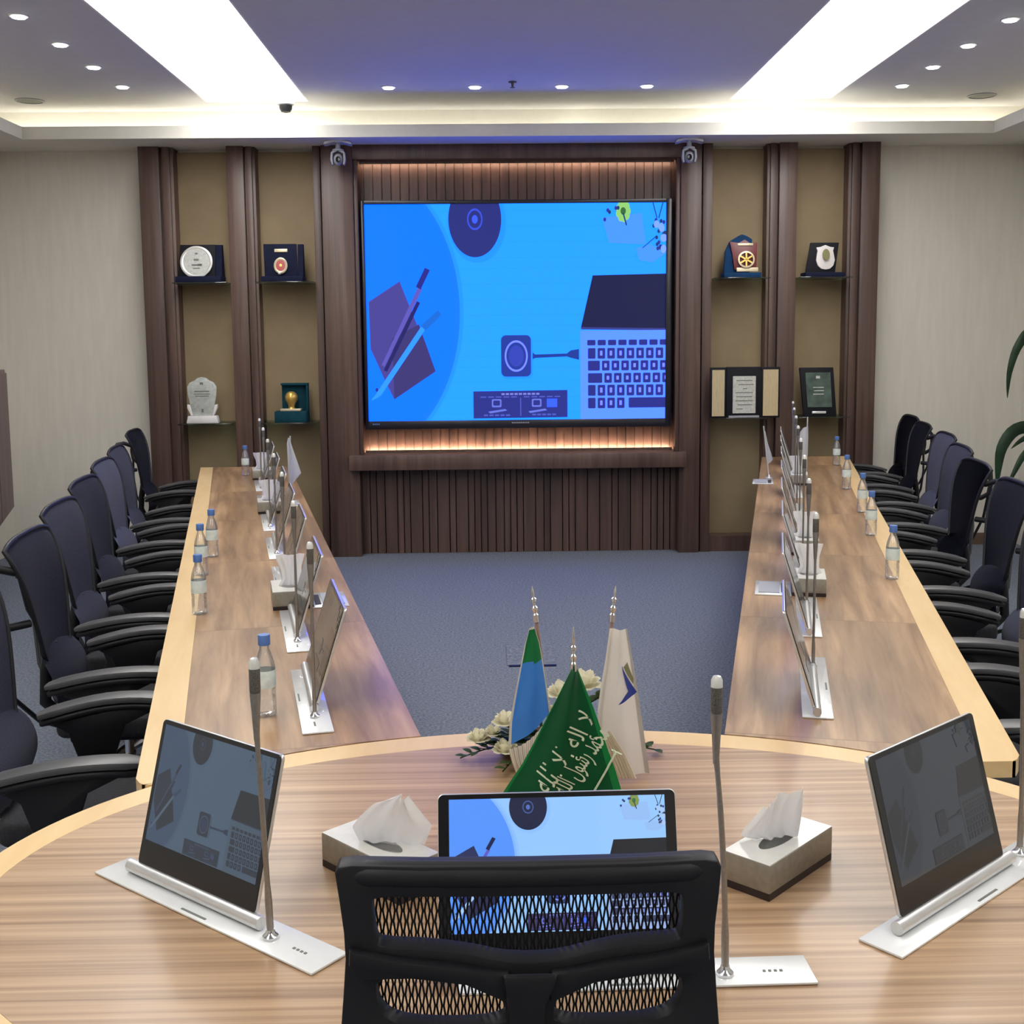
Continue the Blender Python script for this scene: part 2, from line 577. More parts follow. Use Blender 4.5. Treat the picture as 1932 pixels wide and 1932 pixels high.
# sprinkler, smoke detector and round grilles
r = empty('sprinkler', (0.166, 7.98, ZC))
tag(r, 'small dark sprinkler head between the middle two downlights', 'sprinkler')
s = MB()
s.lathe([(0.028, 0), (0.028, -0.006), (0.010, -0.010), (0.008, -0.03), (0.004, -0.032)], n=14)
s.build('body', M['mic'], r)
s = MB()
s.lathe([(0.004, -0.032), (0.016, -0.036), (0.016, -0.039), (0.002, -0.040)], n=14)
s.build('deflector', M['mic'], r)
r = empty('smoke_detector', (-1.43, 8.52, ZC))
tag(r, 'grey dome detector hanging in front of the cove light', 'smoke detector')
s = MB()
s.lathe([(0.058, 0), (0.058, -0.035), (0.05, -0.04)], n=20)
s.build('base', M['camgrey'], r)
s = MB()
s.lathe([(0.046, -0.04), (0.044, -0.065), (0.032, -0.085), (0.004, -0.092)], n=20)
s.build('dome', M['black_soft'], r)
for x, y, sd in ((-3.22, 8.50, 'left'), (3.53, 8.52, 'right')):
    r = empty('ceiling_speaker', (x, y, ZC))
    tag(r, 'round grey ceiling grille in the %s far corner of the ceiling' % sd, 'ceiling speaker', 'round ceiling grilles')
    s = MB()
    s.lathe([(0.10, 0), (0.10, -0.006), (0.088, -0.008), (0.088, -0.003)], n=24, cap=False)
    s.build('rim', M['camgrey'], r)
    s = MB()
    s.lathe([(0.088, -0.001), (0.088, -0.003), (0.01, -0.007), (0.001, -0.007)], n=24)
    s.build('grille', M['ink'], r)

# ------------------------------------------------------------------ panelled end wall
YP, YN = 8.75, 8.92
PIL = [(-2.555, -2.315), (-1.915, -1.715), (-1.290, -0.995), (1.415, 1.655), (2.065, 2.278), (2.672, 2.892)]
for i, (a, b) in enumerate(PIL):
    mb = MB()
    w = b - a
    inner = 1 if i < 3 else -1
    # stepped pilaster: wide rear leaf and a proud front leaf with a shadow groove
    mb.box(a, b, YP + 0.05, YB, 0, ZS)
    if i == 2:
        mb.box(a, a + 0.18 * w, YP + 0.02, YP + 0.05, 0, ZS)
        mb.box(a + 0.22 * w, b, YP - 0.01, YP + 0.05, 0, ZS)
    elif i == 3:
        mb.box(b - 0.30 * w, b, YP + 0.02, YP + 0.05, 0, ZS)
        mb.box(a, b - 0.36 * w, YP - 0.01, YP + 0.05, 0, ZS)
    elif inner > 0:
        mb.box(a, a + 0.62 * w, YP, YP + 0.05, 0, ZS)
        mb.box(a + 0.68 * w, b - 0.02, YP + 0.025, YP + 0.05, 0, ZS)
    else:
        mb.box(b - 0.62 * w, b, YP, YP + 0.05, 0, ZS)
        mb.box(a + 0.02, b - 0.68 * w, YP + 0.025, YP + 0.05, 0, ZS)
    struct('trim_%d' % (2 + i), mb, M['walnut_wall'], 'dark walnut pilaster on the end wall', bevel=0.003)
NICHE = [(PIL[0][1], PIL[1][0]), (PIL[1][1], PIL[2][0]), (PIL[3][1], PIL[4][0]), (PIL[4][1], PIL[5][0])]
for i, (a, b) in enumerate(NICHE):
    box_struct('trim_%d' % (8 + i), (a, b, YN, YB, 0.12, ZS - 0.02), M['niche'], 'tan back panel of a display niche')
    box_struct('trim_%d' % (12 + i), (a, b, YP + 0.03, YB, 0, 0.12), M['walnut_wall'], 'walnut plinth under a niche')
# recess behind the display
X0, X1 = PIL[2][1], PIL[3][0]
mb = MB()
mb.mi = 1
mb.box(X0, X1, 8.915, YB, 0.0, ZS)
mb.mi = 0
xs = X0
k = 0
while xs < X1 - 0.01:
    w = 0.062
    mb.box(xs + 0.002, min(xs + w, X1) - 0.002, 8.90, 8.915, 0.78, 2.95)
    xs += w + 0.0055
    k += 1
xs = X0
while xs < X1 - 0.01:
    w = random.choice((0.045, 0.06, 0.09))
    mb.box(xs + 0.002, min(xs + w, X1) - 0.002, 8.865, 8.915, 0.0, 0.67)
    xs += w + 0.004
M['inlay'] = wood('pale_inlay', (0.13, 0.085, 0.06), (0.20, 0.13, 0.095), (9, 9, 0.35), 3.2, 0.45)
struct('trim_16', mb, [M['walnut_wall'], M['inlay']], 'walnut slatted panel behind and below the display')
box_struct('trim_17', (X0, X1, YP - 0.02, YB, 2.945, ZS), M['walnut_wall'], 'dark walnut beam over the display', 0.004)
box_struct('trim_18', (X0 - 0.07, X1 + 0.04, 8.66, YB - 0.03, 0.665, 0.778), M['walnut_wall'],
           'walnut ledge below the display', 0.004)
# narrow inner frame edges beside the recess
box_struct('trim_19', (X0, X0 + 0.03, YP + 0.01, 8.90, 0.78, 2.945), M['walnut_wall'], 'inner frame edge', 0.002)
box_struct('trim_20', (X1 - 0.03, X1, YP + 0.01, 8.90, 0.78, 2.945), M['walnut_wall'], 'inner frame edge', 0.002)


def warm(x0, x1, y, z0, z1, m, label):
    r = empty('warm_light_rail', ((x0 + x1) / 2, y, z0))
    tag(r, label, 'light strip', 'warm strips round the display')
    w = (x1 - x0) / 2
    s = MB()
    s.box(-w, w, -0.006, 0.0, 0.0, z1 - z0)
    s.build('profile', M['walnut_wall'], r)
    s = MB()
    s.box(-w + 0.003, w - 0.003, 0.0005, 0.003, 0.001, z1 - z0 - 0.001)
    s.build('lamp_strip', m, r)


warm(X0 + 0.04, X1 - 0.04, 8.845, 0.7785, 0.800, M['warm_strip'], 'warm light strip along the ledge below the big display')
warm(X0 + 0.04, X1 - 0.04, 8.835, 2.925, 2.9445, M['warm_dim'], 'dim warm light strip under the beam above the big display')
# skirting
box_struct('baseboard_left', (XL, PIL[0][0], YB - 0.015, YB, 0, 0.09), M['table_side'], 'dark skirting left of the panelling')
box_struct('baseboard_right', (PIL[5][1], XR, YB - 0.015, YB, 0, 0.09), M['table_side'], 'dark skirting right of the panelling')


# ------------------------------------------------------------------ picture shown on the screens
def ell(cx, cy, rx, ry, n=40, a0=0, a1=2 * PI):
    return [(cx + rx * math.cos(a0 + (a1 - a0) * k / n), cy + ry * math.sin(a0 + (a1 - a0) * k / n)) for k in range(n)]


def rrect(x0, y0, x1, y1, r, ry=None):
    ry = ry or r
    o = []
    for cx, cy, a in ((x1 - r, y1 - ry, 0), (x0 + r, y1 - ry, PI / 2), (x0 + r, y0 + ry, PI), (x1 - r, y0 + ry, 1.5 * PI)):
        for k in range(6):
            o.append((cx + r * math.cos(a + k / 5 * PI / 2), cy + ry * math.sin(a + k / 5 * PI / 2)))
    return o


def clip(poly, x0, y0, x1, y1):
    def cut(p, ax, lim, keep_less):
        out = []
        for i in range(len(p)):
            a, b = p[i], p[(i + 1) % len(p)]
            ia = a[ax] <= lim if keep_less else a[ax] >= lim
            ib = b[ax] <= lim if keep_less else b[ax] >= lim
            if ia:
                out.append(a)
            if ia != ib:
                t = (lim - a[ax]) / (b[ax] - a[ax])
                out.append((a[0] + t * (b[0] - a[0]), a[1] + t * (b[1] - a[1])))
        return out
    for ax, lim, less in ((0, x0, False), (0, x1, True), (1, y0, False), (1, y1, True)):
        poly = cut(poly, ax, lim, less)
        if len(poly) < 3:
            return []
    return poly


PIC = []


def P(c, pts):
    PIC.append((c, pts))


def bar(c, a, b, w0, w1=None):
    w1 = w1 or w0
    dx, dy = b[0] - a[0], b[1] - a[1]
    l = math.hypot(dx, dy)
    nx, ny = -dy / l / 2, dx / l / 2
    P(c, [(a[0] + nx * w0, a[1] + ny * w0), (b[0] + nx * w1, b[1] + ny * w1), (b[0] - nx * w1, b[1] - ny * w1),
          (a[0] - nx * w0, a[1] - ny * w0)])


# coordinates: 0..1780 across, 0..1255 down
P('bg', [(0, 0), (1780, 0), (1780, 1255), (0, 1255)])
for k in range(15):
    y = 40 + k * 82 + (k * 37) % 29
    P('grain', [(0, y), (1780, y - 6), (1780, y - 1), (0, y + 5)])
for k, c in ((40, 'halo1'), (18, 'halo2'), (0, 'circle')):
    P(c, ell(-50, 615, 586 + k, 820 + k, 90))
P('halo1', ell(662, 105, 172, 232))
P('disc', ell(650, 88, 156, 217, 60))
P('discring', ell(650, 88, 46, 62))
P('disc', ell(650, 88, 37, 50))
P('discdot', ell(650, 88, 17, 24))
P('note', [(15, 557), (200, 440), (405, 965), (155, 1128), (108, 1030), (20, 830)])
P('note2', [(150, 770), (310, 690), (405, 965), (155, 1128)])
bar('penshadow', (310, 560), (105, 960), 22)
bar('pen', (322, 478), (92, 930), 27, 20)
bar('pendark', (366, 370), (310, 480), 32)
bar('pen2', (335, 712), (60, 1100), 30)
bar('pen2d', (435, 622), (335, 712), 34, 40)
bar('pen2', (60, 1100), (20, 1130), 26, 6)
P('pendark', ell(52, 1070, 8, 12, 10))
P('lapscr', [(1345, 415), (1780, 408), (1780, 725), (1275, 715)])
P('laphinge', [(1275, 715), (1780, 725), (1780, 738), (1275, 728)])
P('lap', [(1270, 735), (1780, 735), (1780, 1255), (1270, 1255)])
rows = [(790, 822, 1312, 62, 9), (838, 900, 1316, 58, 9), (912, 970, 1316, 58, 9), (985, 1042, 1316, 58, 9),
        (1054, 1118, 1316, 58, 9), (1130, 1192, 1316, 58, 4)]
for ri, (y0, y1, x0, pit, n) in enumerate(rows):
    for k in range(n):
        xa = x0 + k * pit + (0, 0, 26, 40, 0, 0)[ri] * (k > 0)
        xb = xa + pit - 13 + (26 if ri == 2 and k == 0 else 40 if ri == 3 and k == 0 else 0)
        P('key', rrect(xa, y0, xb, y1, 6))
        if ri and k:
            P('keytop', rrect(xa + 14, y0 + 16, xb - 16, y1 - 18, 3))
P('key', rrect(1560, 1130, 1790, 1190, 6))
P('cable', [(975, 850), (1000, 872), (1190, 868), (1212, 850), (1262, 842), (1262, 905), (1212, 893), (1190, 885), (1000, 892),
            (975, 905)])
P('halo1', rrect(800, 768, 985, 1012, 30))
P('dongle', rrect(797, 758, 975, 1000, 28))
P('ring', ell(887, 880, 69, 92))
P('dongle', ell(887, 880, 59, 80))
P('dongle2', ell(887, 880, 44, 62))
P('banner', [(628, 1085), (1192, 1082), (1192, 1242), (628, 1245)])
for k in range(9):
    P('txt', rrect(796 + k * 26, 1097, 816 + k * 26, 1108, 3))
for k in range(5):
    P('txt2', rrect(670 + k * 46, 1116, 705 + k * 46, 1123, 2))
    P('txt2', rrect(930 + k * 46, 1116, 965 + k * 46, 1123, 2))
P('txt2', [(908, 1125), (914, 1125), (914, 1232), (908, 1232)])
for x in (738, 978):
    P('icon', rrect(x, 1132, x + 58, 1180, 8))
    P('banner', rrect(x + 9, 1140, x + 49, 1170, 6))
    P('icon', [(x - 22, 1205), (x + 80, 1190), (x + 92, 1200), (x - 10, 1216)])
P('iconb', rrect(1068, 1132, 1130, 1182, 4))
for k in range(5):
    P('txt2', rrect(690 + k * 33, 1222, 715 + k * 33, 1232, 2))
    P('txt2', rrect(980 + k * 30, 1220, 1003 + k * 30, 1230, 2))
P('pot', [(1400, 85), (1635, 60), (1660, 240), (1440, 230)])
P('pot', [(1600, 260), (1690, 240), (1780, 290), (1700, 345), (1620, 330)])
rnd = random.Random(3)
for k in range(9):
    a = k / 9 * 2 * PI
    P('flower', ell(1525 + 28 * math.cos(a), 48 + 42 * math.sin(a), 17, 24, 10))
P('flowerc', ell(1525, 48, 16, 22, 12))
bar('stalk', (1525, 60), (1545, 130), 8)
for k in range(26):
    x, y = (1455, 40) if k < 8 else (1735, 190)
    P('stalk' if k % 3 else 'dot', ell(x + rnd.uniform(-40, 40), y + rnd.uniform(-95, 85), 9, 12, 8))
for k in range(7):
    P('petal', ell(1740 + rnd.uniform(-38, 34), 160 + rnd.uniform(-45, 110), 17, 23, 8))
bar('stalk', (1700, 0), (1725, 90), 6)
bar('stalk', (1760, 0), (1735, 90), 6)
bar('stalk', (1640, 260), (1725, 190), 5)

EXPO = 0.56
GX = 2 ** -EXPO
WALL = {'bg': (36, 168, 255), 'grain': (33, 163, 252), 'halo1': (30, 155, 255), 'halo2': (14, 128, 255), 'circle': (0, 128, 255), 'disc': (42, 50, 130),
        'discring': (60, 84, 235), 'discdot': (64, 100, 245), 'note': (76, 70, 156), 'note2': (62, 57, 122),
        'penshadow': (34, 34, 110), 'pen': (98, 92, 196), 'pendark': (40, 42, 140), 'pen2': (48, 160, 255),
        'pen2d': (18, 112, 225), 'lapscr': (26, 30, 74), 'laphinge': (60, 66, 150), 'lap': (96, 158, 255), 'key': (42, 48, 145),
        'keytop': (130, 150, 240), 'cable': (30, 62, 160), 'dongle': (36, 62, 165), 'ring': (128, 150, 250),
        'dongle2': (56, 72, 195), 'banner': (44, 52, 145), 'txt': (130, 140, 235), 'txt2': (84, 96, 205),
        'icon': (110, 125, 235), 'iconb': (60, 105, 250), 'pot': (74, 158, 255), 'flower': (150, 215, 120),
        'flowerc': (60, 110, 60), 'stalk': (24, 58, 120), 'dot': (46, 52, 150), 'petal': (130, 175, 255)}
LCD = dict(WALL)
LCD.update({'bg': (150, 200, 255), 'grain': (147, 197, 253), 'halo1': (142, 193, 255), 'halo2': (132, 184, 250), 'circle': (88, 150, 252),
            'disc': (32, 38, 66), 'discring': (70, 90, 150), 'discdot': (84, 110, 190), 'note': (44, 52, 92), 'lapscr': (24, 26, 34),
            'pendark': (34, 40, 80), 'note2': (40, 44, 80), 'lap': (150, 175, 225), 'key': (50, 56, 92), 'banner': (58, 52, 92),
            'pot': (150, 190, 245), 'flower': (130, 150, 80), 'stalk': (40, 60, 80), 'dongle': (44, 60, 104),
            'pen2': (170, 205, 250), 'petal': (170, 200, 245)})


def dimmed(bgc, amount, d):
    o = {}
    for k, c in d.items():
        g = 0.3 * c[0] + 0.55 * c[1] + 0.15 * c[2]
        o[k] = tuple(bgc[i] * ((1 - amount) + amount * (0.6 * g + 0.4 * c[i]) / 190.0) for i in range(3))
    return o


def display(name, w, h, pal, m, parent, step, y0=0.0, gain=1.0, blue=1.0, win=(0, 0, 1780, 1255)):
    """the picture as thin stacked cut-outs lying on the panel, all of one mesh"""
    mb = MB()
    for i, (c, pts) in enumerate(PIC):
        p = clip(pts, *win)
        if len(p) < 3:
            continue
        cc = S(*pal[c], gain)
        mb.col = (cc[0], cc[1], cc[2] * (blue if pal[c][2] > 235 else 1.0))
        y = y0 - step * (1 + i * 0.12)
        vs = [mb.v(((a - 890) / 1780 * w, y, (627.5 - b) / 1255 * h)) for a, b in p]
        fc = mb.f(vs)
        if fc is not None:
            fc.normal_update()
            if fc.normal.y > 0:
                fc.normal_flip()
    return mb.build(name, m, parent, recalc=False)


# ------------------------------------------------------------------ big display
tv = empty('wall_display', (0.2045, 8.80, 0.962))
tag(tv, 'huge blue glowing display on the slatted end wall', 'display')
W2, H = 1.153, 1.695
mb = MB()
mb.box(-W2, W2, 0.02, 0.095, 0, H)
mb.build('panel_body', M['bezel_tv'], tv, bevel=0.004)
mb = MB()
ix0, ix1, iz0, iz1 = -1.130, 1.113, 0.062, 1.668
for b in ((-W2, ix0, 0, H), (ix1, W2, 0, H), (ix0, ix1, iz1, H), (ix0, ix1, 0, iz0)):
    mb.box(b[0], b[1], 0.0, 0.02, b[2], b[3])
bz = mb.build('bezel', M['bezel_tv'], tv, bevel=0.003)
mb = MB()
for k in range(10):
    mb.box(-0.05 + k * 0.0135, -0.05 + k * 0.0135 + 0.009, -0.002, 0.001, 0.036, 0.046)
mb.build('badge_lettering', M['camgrey'], bz)
mb = MB()
for k in range(4):
    mb.box(-1.10 + k * 0.014, -1.10 + k * 0.014 + 0.010, -0.002, 0.001, 0.034, 0.045)
mb.build('badge_lettering', M['cap'], bz)
d = display('picture', ix1 - ix0, iz1 - iz0, WALL, M['screen_emit'], tv, 0.0006, y0=0.019, gain=GX, blue=4.0)
d.location = ((ix0 + ix1) / 2, 0, (iz0 + iz1) / 2)

# ------------------------------------------------------------------ cameras on the soffit
def ptz(x, label, turn):
    r = empty('conference_camera', (x, 8.58, ZS), turn)
    tag(r, label, 'camera', 'ceiling cameras beside the display')
    s = MB()
    s.prism([(-0.10, -0.026), (-0.09, -0.008), (-0.04, 0), (0.04, 0), (0.09, -0.008), (0.10, -0.026), (0.085, -0.026),
             (0.03, -0.012), (-0.03, -0.012), (-0.085, -0.026)], -0.05, 0.06, 'y')
    s.build('ceiling_bracket', M['camlight'], r)
    s = MB()
    s.lathe([(0.018, -0.012), (0.018, -0.05), (0.040, -0.058), (0.042, -0.070)], n=18)
    s.build('neck', M['camgrey'], r)
    s = MB()
    pts = [(0, -0.052)] + [(-0.052, -0.08), (-0.054, -0.13), (-0.043, -0.168), (-0.03, -0.168), (-0.037, -0.13), (-0.036, -0.085),
                           (0, -0.07), (0.036, -0.085), (0.037, -0.13), (0.03, -0.168), (0.043, -0.168), (0.054, -0.13), (0.052, -0.08)]
    for sgn in (-1, 1):
        q = [(sgn * 0.002, -0.056), (sgn * 0.05, -0.078), (sgn * 0.055, -0.13), (sgn * 0.045, -0.168), (sgn * 0.034, -0.168),
             (sgn * 0.038, -0.13), (sgn * 0.036, -0.088), (sgn * 0.002, -0.072)]
        s.prism(q, -0.03, 0.03, 'y')
    s.build('yoke', M['camgrey'], r, bevel=0.004)
    s = MB()
    s.sphere((0, 0.0, -0.128), 0.036, 18, 12, sz=1.15)
    hd = s.build('camera_head', M['camgrey'], r)
    s = MB()
    s.m = Matrix.Translation((0, -0.03, -0.132)) @ Matrix.Rotation(PI / 2, 4, 'X')
    s.lathe([(0.017, 0), (0.017, 0.012), (0.014, 0.014), (0.012, 0.010), (0.001, 0.009)], n=18, sy=1.25)
    s.build('lens', M['bezel'], hd)


ptz(-1.076, 'grey swivel camera under the soffit left of the big display', 0.06)
ptz(1.446, 'grey swivel camera under the soffit right of the big display', -0.08)

# ------------------------------------------------------------------ glass shelves and awards
YSH = 8.62
for i, (a, b) in enumerate(NICHE):
    for z, lv in ((2.055, 'upper'), (1.022, 'lower')):
        if i >= 2:
            z += 0.002
        s = MB()
        s.box(a + 0.004, b - 0.004, YSH, YN - 0.002, z, z + 0.010)
        o = s.build('glass_shelf', M['glass'], bevel=0.001)
        nm = ['outer left', 'inner left', 'inner right', 'outer right'][i]
        tag(o, '%s glass shelf in the %s niche of the end wall' % (lv, nm), 'shelf', 'glass shelves in the niches')
ZU, ZL = 2.0655, 1.0325


def plaque(name, x, y, z, label, cat='award plaque'):
    r = empty(name, (x, y, z))
    tag(r, label, cat, 'awards on the niche shelves')
    return r


def tilt(mb, ang, y=0.0, z=0.0):
    mb.m = Matrix.Translation((0, y, z)) @ Matrix.Rotation(-ang, 4, 'X')


# 1 round silver plate in a navy box stand
r = plaque('round_plate_award', -2.135, 8.70, ZU, 'round silver plate in a dark navy stand, outer left niche upper shelf')
s = MB()
s.box(-0.165, 0.168, -0.03, 0.14, 0, 0.045)
s.build('base', M['navyboard'], r, bevel=0.004)
s = MB()
tilt(s, 0.16, 0.005, 0.045)
s.prism([(-0.150, 0), (0.120, 0), (0.120, 0.235), (-0.138, 0.235)], 0, 0.02, 'y')
s.build('board', M['blackboard'], r, bevel=0.003)
s = MB()
s.prism([(0.02, 0.045), (0.125, 0.045), (0.10, 0.275), (0.055, 0.275)], 0.12, 0.165, 'x')
s.build('side_lid', M['navyboard'], r)
s = MB()
tilt(s, 0.16, 0.004, 0.148)
s.m = s.m @ Matrix.Rotation(PI / 2, 4, 'X')
s.lathe([(0.118, 0.0), (0.118, 0.008), (0.106, 0.012), (0.096, 0.009)], c=(-0.012, 0, 0), n=40, sy=1.0, cap=False)
s.build('rim', M['rim'], r)
s = MB()
tilt(s, 0.16, 0.004, 0.148)
s.m = s.m @ Matrix.Rotation(PI / 2, 4, 'X')
s.lathe([(0.100, 0.002), (0.098, 0.009), (0.001, 0.009)], c=(-0.012, 0, 0), n=40)
pl = s.build('engraved_plate', M['silverplate'], r)
s = MB()
tilt(s, 0.16, 0.004, 0.148)
for b in ((-0.022, -0.002, 0.055, 0.067), (-0.03, 0.006, 0.008, 0.022), (-0.045, 0.03, -0.028, -0.018), (0.0, 0.03, -0.03, -0.015),
          (-0.035, 0.015, -0.05, -0.044)):
    s.box(b[0], b[1], -0.0115, -0.009, b[2], b[3])
s.build('engraving', M['ink'], pl)

# 2 oval medal on navy
r = plaque('oval_medal_award', -1.525, 8.70, ZU, 'navy stand with a red and gold oval medal, inner left niche upper shelf')
s = MB()
s.box(-0.150, 0.155, -0.03, 0.13, 0, 0.04)
s.build('base', M['navyboard'], r, bevel=0.004)
s = MB()
tilt(s, 0.14, 0.005, 0.04)
s.prism([(-0.128, 0), (0.112, 0), (0.105, 0.24), (-0.138, 0.24)], 0, 0.02, 'y')
s.build('board', M['navyboard'], r, bevel=0.003)
s = MB()
s.prism([(0.02, 0.04), (0.115, 0.04), (0.09, 0.275), (0.05, 0.275)], 0.112, 0.152, 'x')
s.build('side_lid', M['navyboard'], r)
s = MB()
tilt(s, 0.14, 0.004, 0.04)
s.box(-0.055, 0.04, -0.006, 0.002, 0.178, 0.202)
s.build('name_bar', M['palegold'], r, bevel=0.002)
s = MB()
tilt(s, 0.14, 0.004, 0.117)
s.m = s.m @ Matrix.Rotation(PI / 2, 4, 'X')
s.lathe([(0.05, 0), (0.05, 0.006), (0.042, 0.010), (0.034, 0.007)], c=(-0.008, 0, 0), n=30, sy=1.2, cap=False)
s.build('medal_rim', M['palegold'], r)
s = MB()
tilt(s, 0.14, 0.004, 0.117)
s.m = s.m @ Matrix.Rotation(PI / 2, 4, 'X')
s.lathe([(0.036, 0.001), (0.034, 0.008), (0.001, 0.009)], c=(-0.008, 0, 0), n=30, sy=1.2)
md = s.build('medal_centre', M['red'], r)
s = MB()
tilt(s, 0.14, 0.004, 0.117)
s.m = s.m @ Matrix.Rotation(PI / 2, 4, 'X')
s.lathe([(0.012, 0.008), (0.011, 0.012), (0.001, 0.013)], c=(-0.008, 0, 0), n=16)
s.build('medal_boss', M['gold'], md)
s = MB()
s.sphere((-0.016, -0.012, 0.062), 0.012, 12, 8)
s.build('pearl', M['rim'], r)

# 3 crystal trophy
r = plaque('crystal_trophy', -2.142, 8.70, ZL, 'frosted crystal shield trophy on a white base, outer left niche lower shelf', 'trophy')
s = MB()
s.prism([(-0.118, 0), (0.118, 0), (0.105, 0.055), (-0.105, 0.055)], -0.035, 0.035, 'y')
s.build('base', M['whitebase'], r, bevel=0.004)
s = MB()
s.prism([(-0.075, 0.055), (0.075, 0.055), (0.09, 0.13), (0.106, 0.21), (0.108, 0.27), (0.09, 0.30), (0.055, 0.315), (0.03, 0.335),
         (0, 0.342), (-0.03, 0.335), (-0.055, 0.315), (-0.09, 0.30), (-0.108, 0.27), (-0.106, 0.21), (-0.09, 0.13)], -0.012, 0.012, 'y')
cr = s.build('crystal_shield', M['crystal'], r, bevel=0.004)
s = MB()
for b in ((-0.012, 0.012, 0.285, 0.303), (-0.055, 0.055, 0.232, 0.240), (-0.06, 0.06, 0.214, 0.219), (-0.05, 0.05, 0.198, 0.203),
          (-0.008, 0.008, 0.08, 0.105)):
    s.box(b[0], b[1], -0.0135, -0.0115, b[2], b[3])
s.build('engraving', M['ink'], cr)
for sg in (-1, 1):
    s = MB()
    s.prism([(sg * 0.085, 0.055), (sg * 0.072, 0.06), (sg * 0.092, 0.135), (sg * 0.11, 0.14), (sg * 0.112, 0.115)], -0.02, 0.02, 'y')
    s.build('wing', M['whitebase'], r, bevel=0.003)

# 4 teal box with gold cup
r = plaque('gold_medal_box', -1.487, 8.70, ZL, 'open teal presentation box with a gold trophy, inner left niche lower shelf', 'trophy')
s = MB()
s.box(-0.118, 0.115, -0.05, 0.075, 0, 0.082)
s.build('box_base', M['teal'], r, bevel=0.004)
s = MB()
s.box(-0.080, 0.120, 0.075, 0.10, 0.0, 0.288)
s.box(-0.080, 0.120, 0.03, 0.075, 0.272, 0.288)
s.box(0.108, 0.120, 0.03, 0.075, 0.083, 0.272)
s.build('box_lid', M['teal'], r, bevel=0.003)
s = MB()
s.box(-0.080, 0.072, -0.02, 0.05, 0.082, 0.100)
s.build('cushion', M['palegold'], r, bevel=0.004)
s = MB()
s.lathe([(0.03, 0.10), (0.022, 0.112), (0.028, 0.135), (0.046, 0.165), (0.047, 0.19), (0.036, 0.214), (0.016, 0.226), (0.001, 0.228)],
        c=(0.0, 0.015, 0), n=20)
s.build('gold_figure', M['gold'], r)

# 5 maroon shield on blue
r = plaque('maroon_shield_award', 1.868, 8.70, ZU, 'maroon shield with a gold wheel on a pointed blue stand, inner right niche upper shelf')
s = MB()
s.box(-0.140, 0.135, -0.03, 0.11, 0, 0.038)
s.build('base', M['blueboard'], r, bevel=0.004)
s = MB()
tilt(s, 0.13, 0.035, 0.038)
s.prism([(-0.132, 0), (0.06, 0), (0.085, 0.25), (0.045, 0.275), (0.01, 0.288), (-0.02, 0.275), (-0.085, 0.235), (-0.118, 0.16)], 0, 0.03, 'y')
s.build('pointed_back', M['blueboard'], r, bevel=0.003)
s = MB()
tilt(s, 0.13, 0.02, 0.04)
s.prism([(-0.055, 0.02), (0.108, 0.02), (0.118, 0.225), (0.07, 0.215), (0.025, 0.245), (-0.02, 0.22), (-0.088, 0.23), (-0.068, 0.13)], -0.004, 0.01, 'y')
s.build('shield', M['maroon'], r, bevel=0.003)
s = MB()
tilt(s, 0.13, 0.014, 0.134)
s.m = s.m @ Matrix.Rotation(PI / 2, 4, 'X')
s.lathe([(0.062, 0), (0.062, 0.007), (0.050, 0.009), (0.048, 0.002)], c=(0.03, 0, 0), n=30, cap=False)
s.build('wheel_rim', M['palegold'], r)
s = MB()
tilt(s, 0.13, 0.014, 0.134)
for k in range(6):
    a = k * PI / 3
    s.m = Matrix.Translation((0, 0.014, 0.134)) @ Matrix.Rotation(-0.13, 4, 'X') @ Matrix.Translation((0.03, 0, 0)) @ Matrix.Rotation(a, 4, 'Y')
    s.box(-0.006, 0.006, -0.007, 0, 0.0, 0.050)
s.build('wheel_spokes', M['gold'], r)
s = MB()
tilt(s, 0.13, 0.016, 0.04)
s.box(-0.04, 0.12, -0.006, 0.002, 0.006, 0.036)
s.build('name_plate', M['palegold'], r, bevel=0.002)
s = MB()
tilt(s, 0.13, 0.016, 0.04)
s.box(-0.03, 0.085, -0.006, 0.002, 0.198, 0.216)
s.build('title_bar', M['palegold'], r, bevel=0.002)

# 6 white shield on navy
r = plaque('white_shield_award', 2.475, 8.70, ZU, 'white shield with an olive emblem on a navy stand, outer right niche upper shelf')
s = MB()
s.box(-0.145, 0.150, -0.03, 0.12, 0, 0.035)
s.build('base', M['navyboard'], r, bevel=0.004)
s = MB()
tilt(s, 0.13, 0.01, 0.035)
s.prism([(-0.135, 0), (0.085, 0), (0.118, 0.222), (-0.094, 0.222)], 0, 0.02, 'y')
s.build('board', M['blackboard'], r, bevel=0.003)
s = MB()
tilt(s, 0.13, 0.006, 0.035)
s.prism([(0.013, 0.020), (0.045, 0.026), (0.07, 0.05), (0.082, 0.09), (0.075, 0.135), (0.07, 0.16), (0.078, 0.185), (0.05, 0.188), (0.013, 0.203),
         (-0.025, 0.188), (-0.054, 0.185), (-0.045, 0.16), (-0.050, 0.135), (-0.057, 0.09), (-0.045, 0.05), (-0.02, 0.026)], -0.006, 0.006, 'y')
s.build('shield', M['whiteshield'], r, bevel=0.002)
s = MB()
tilt(s, 0.13, 0.0, 0.165)
s.m = s.m @ Matrix.Rotation(PI / 2, 4, 'X')
s.lathe([(0.027, 0), (0.026, 0.003), (0.001, 0.004)], c=(0.013, 0, 0), n=20, sy=1.55)
s.build('emblem', M['olive'], r)

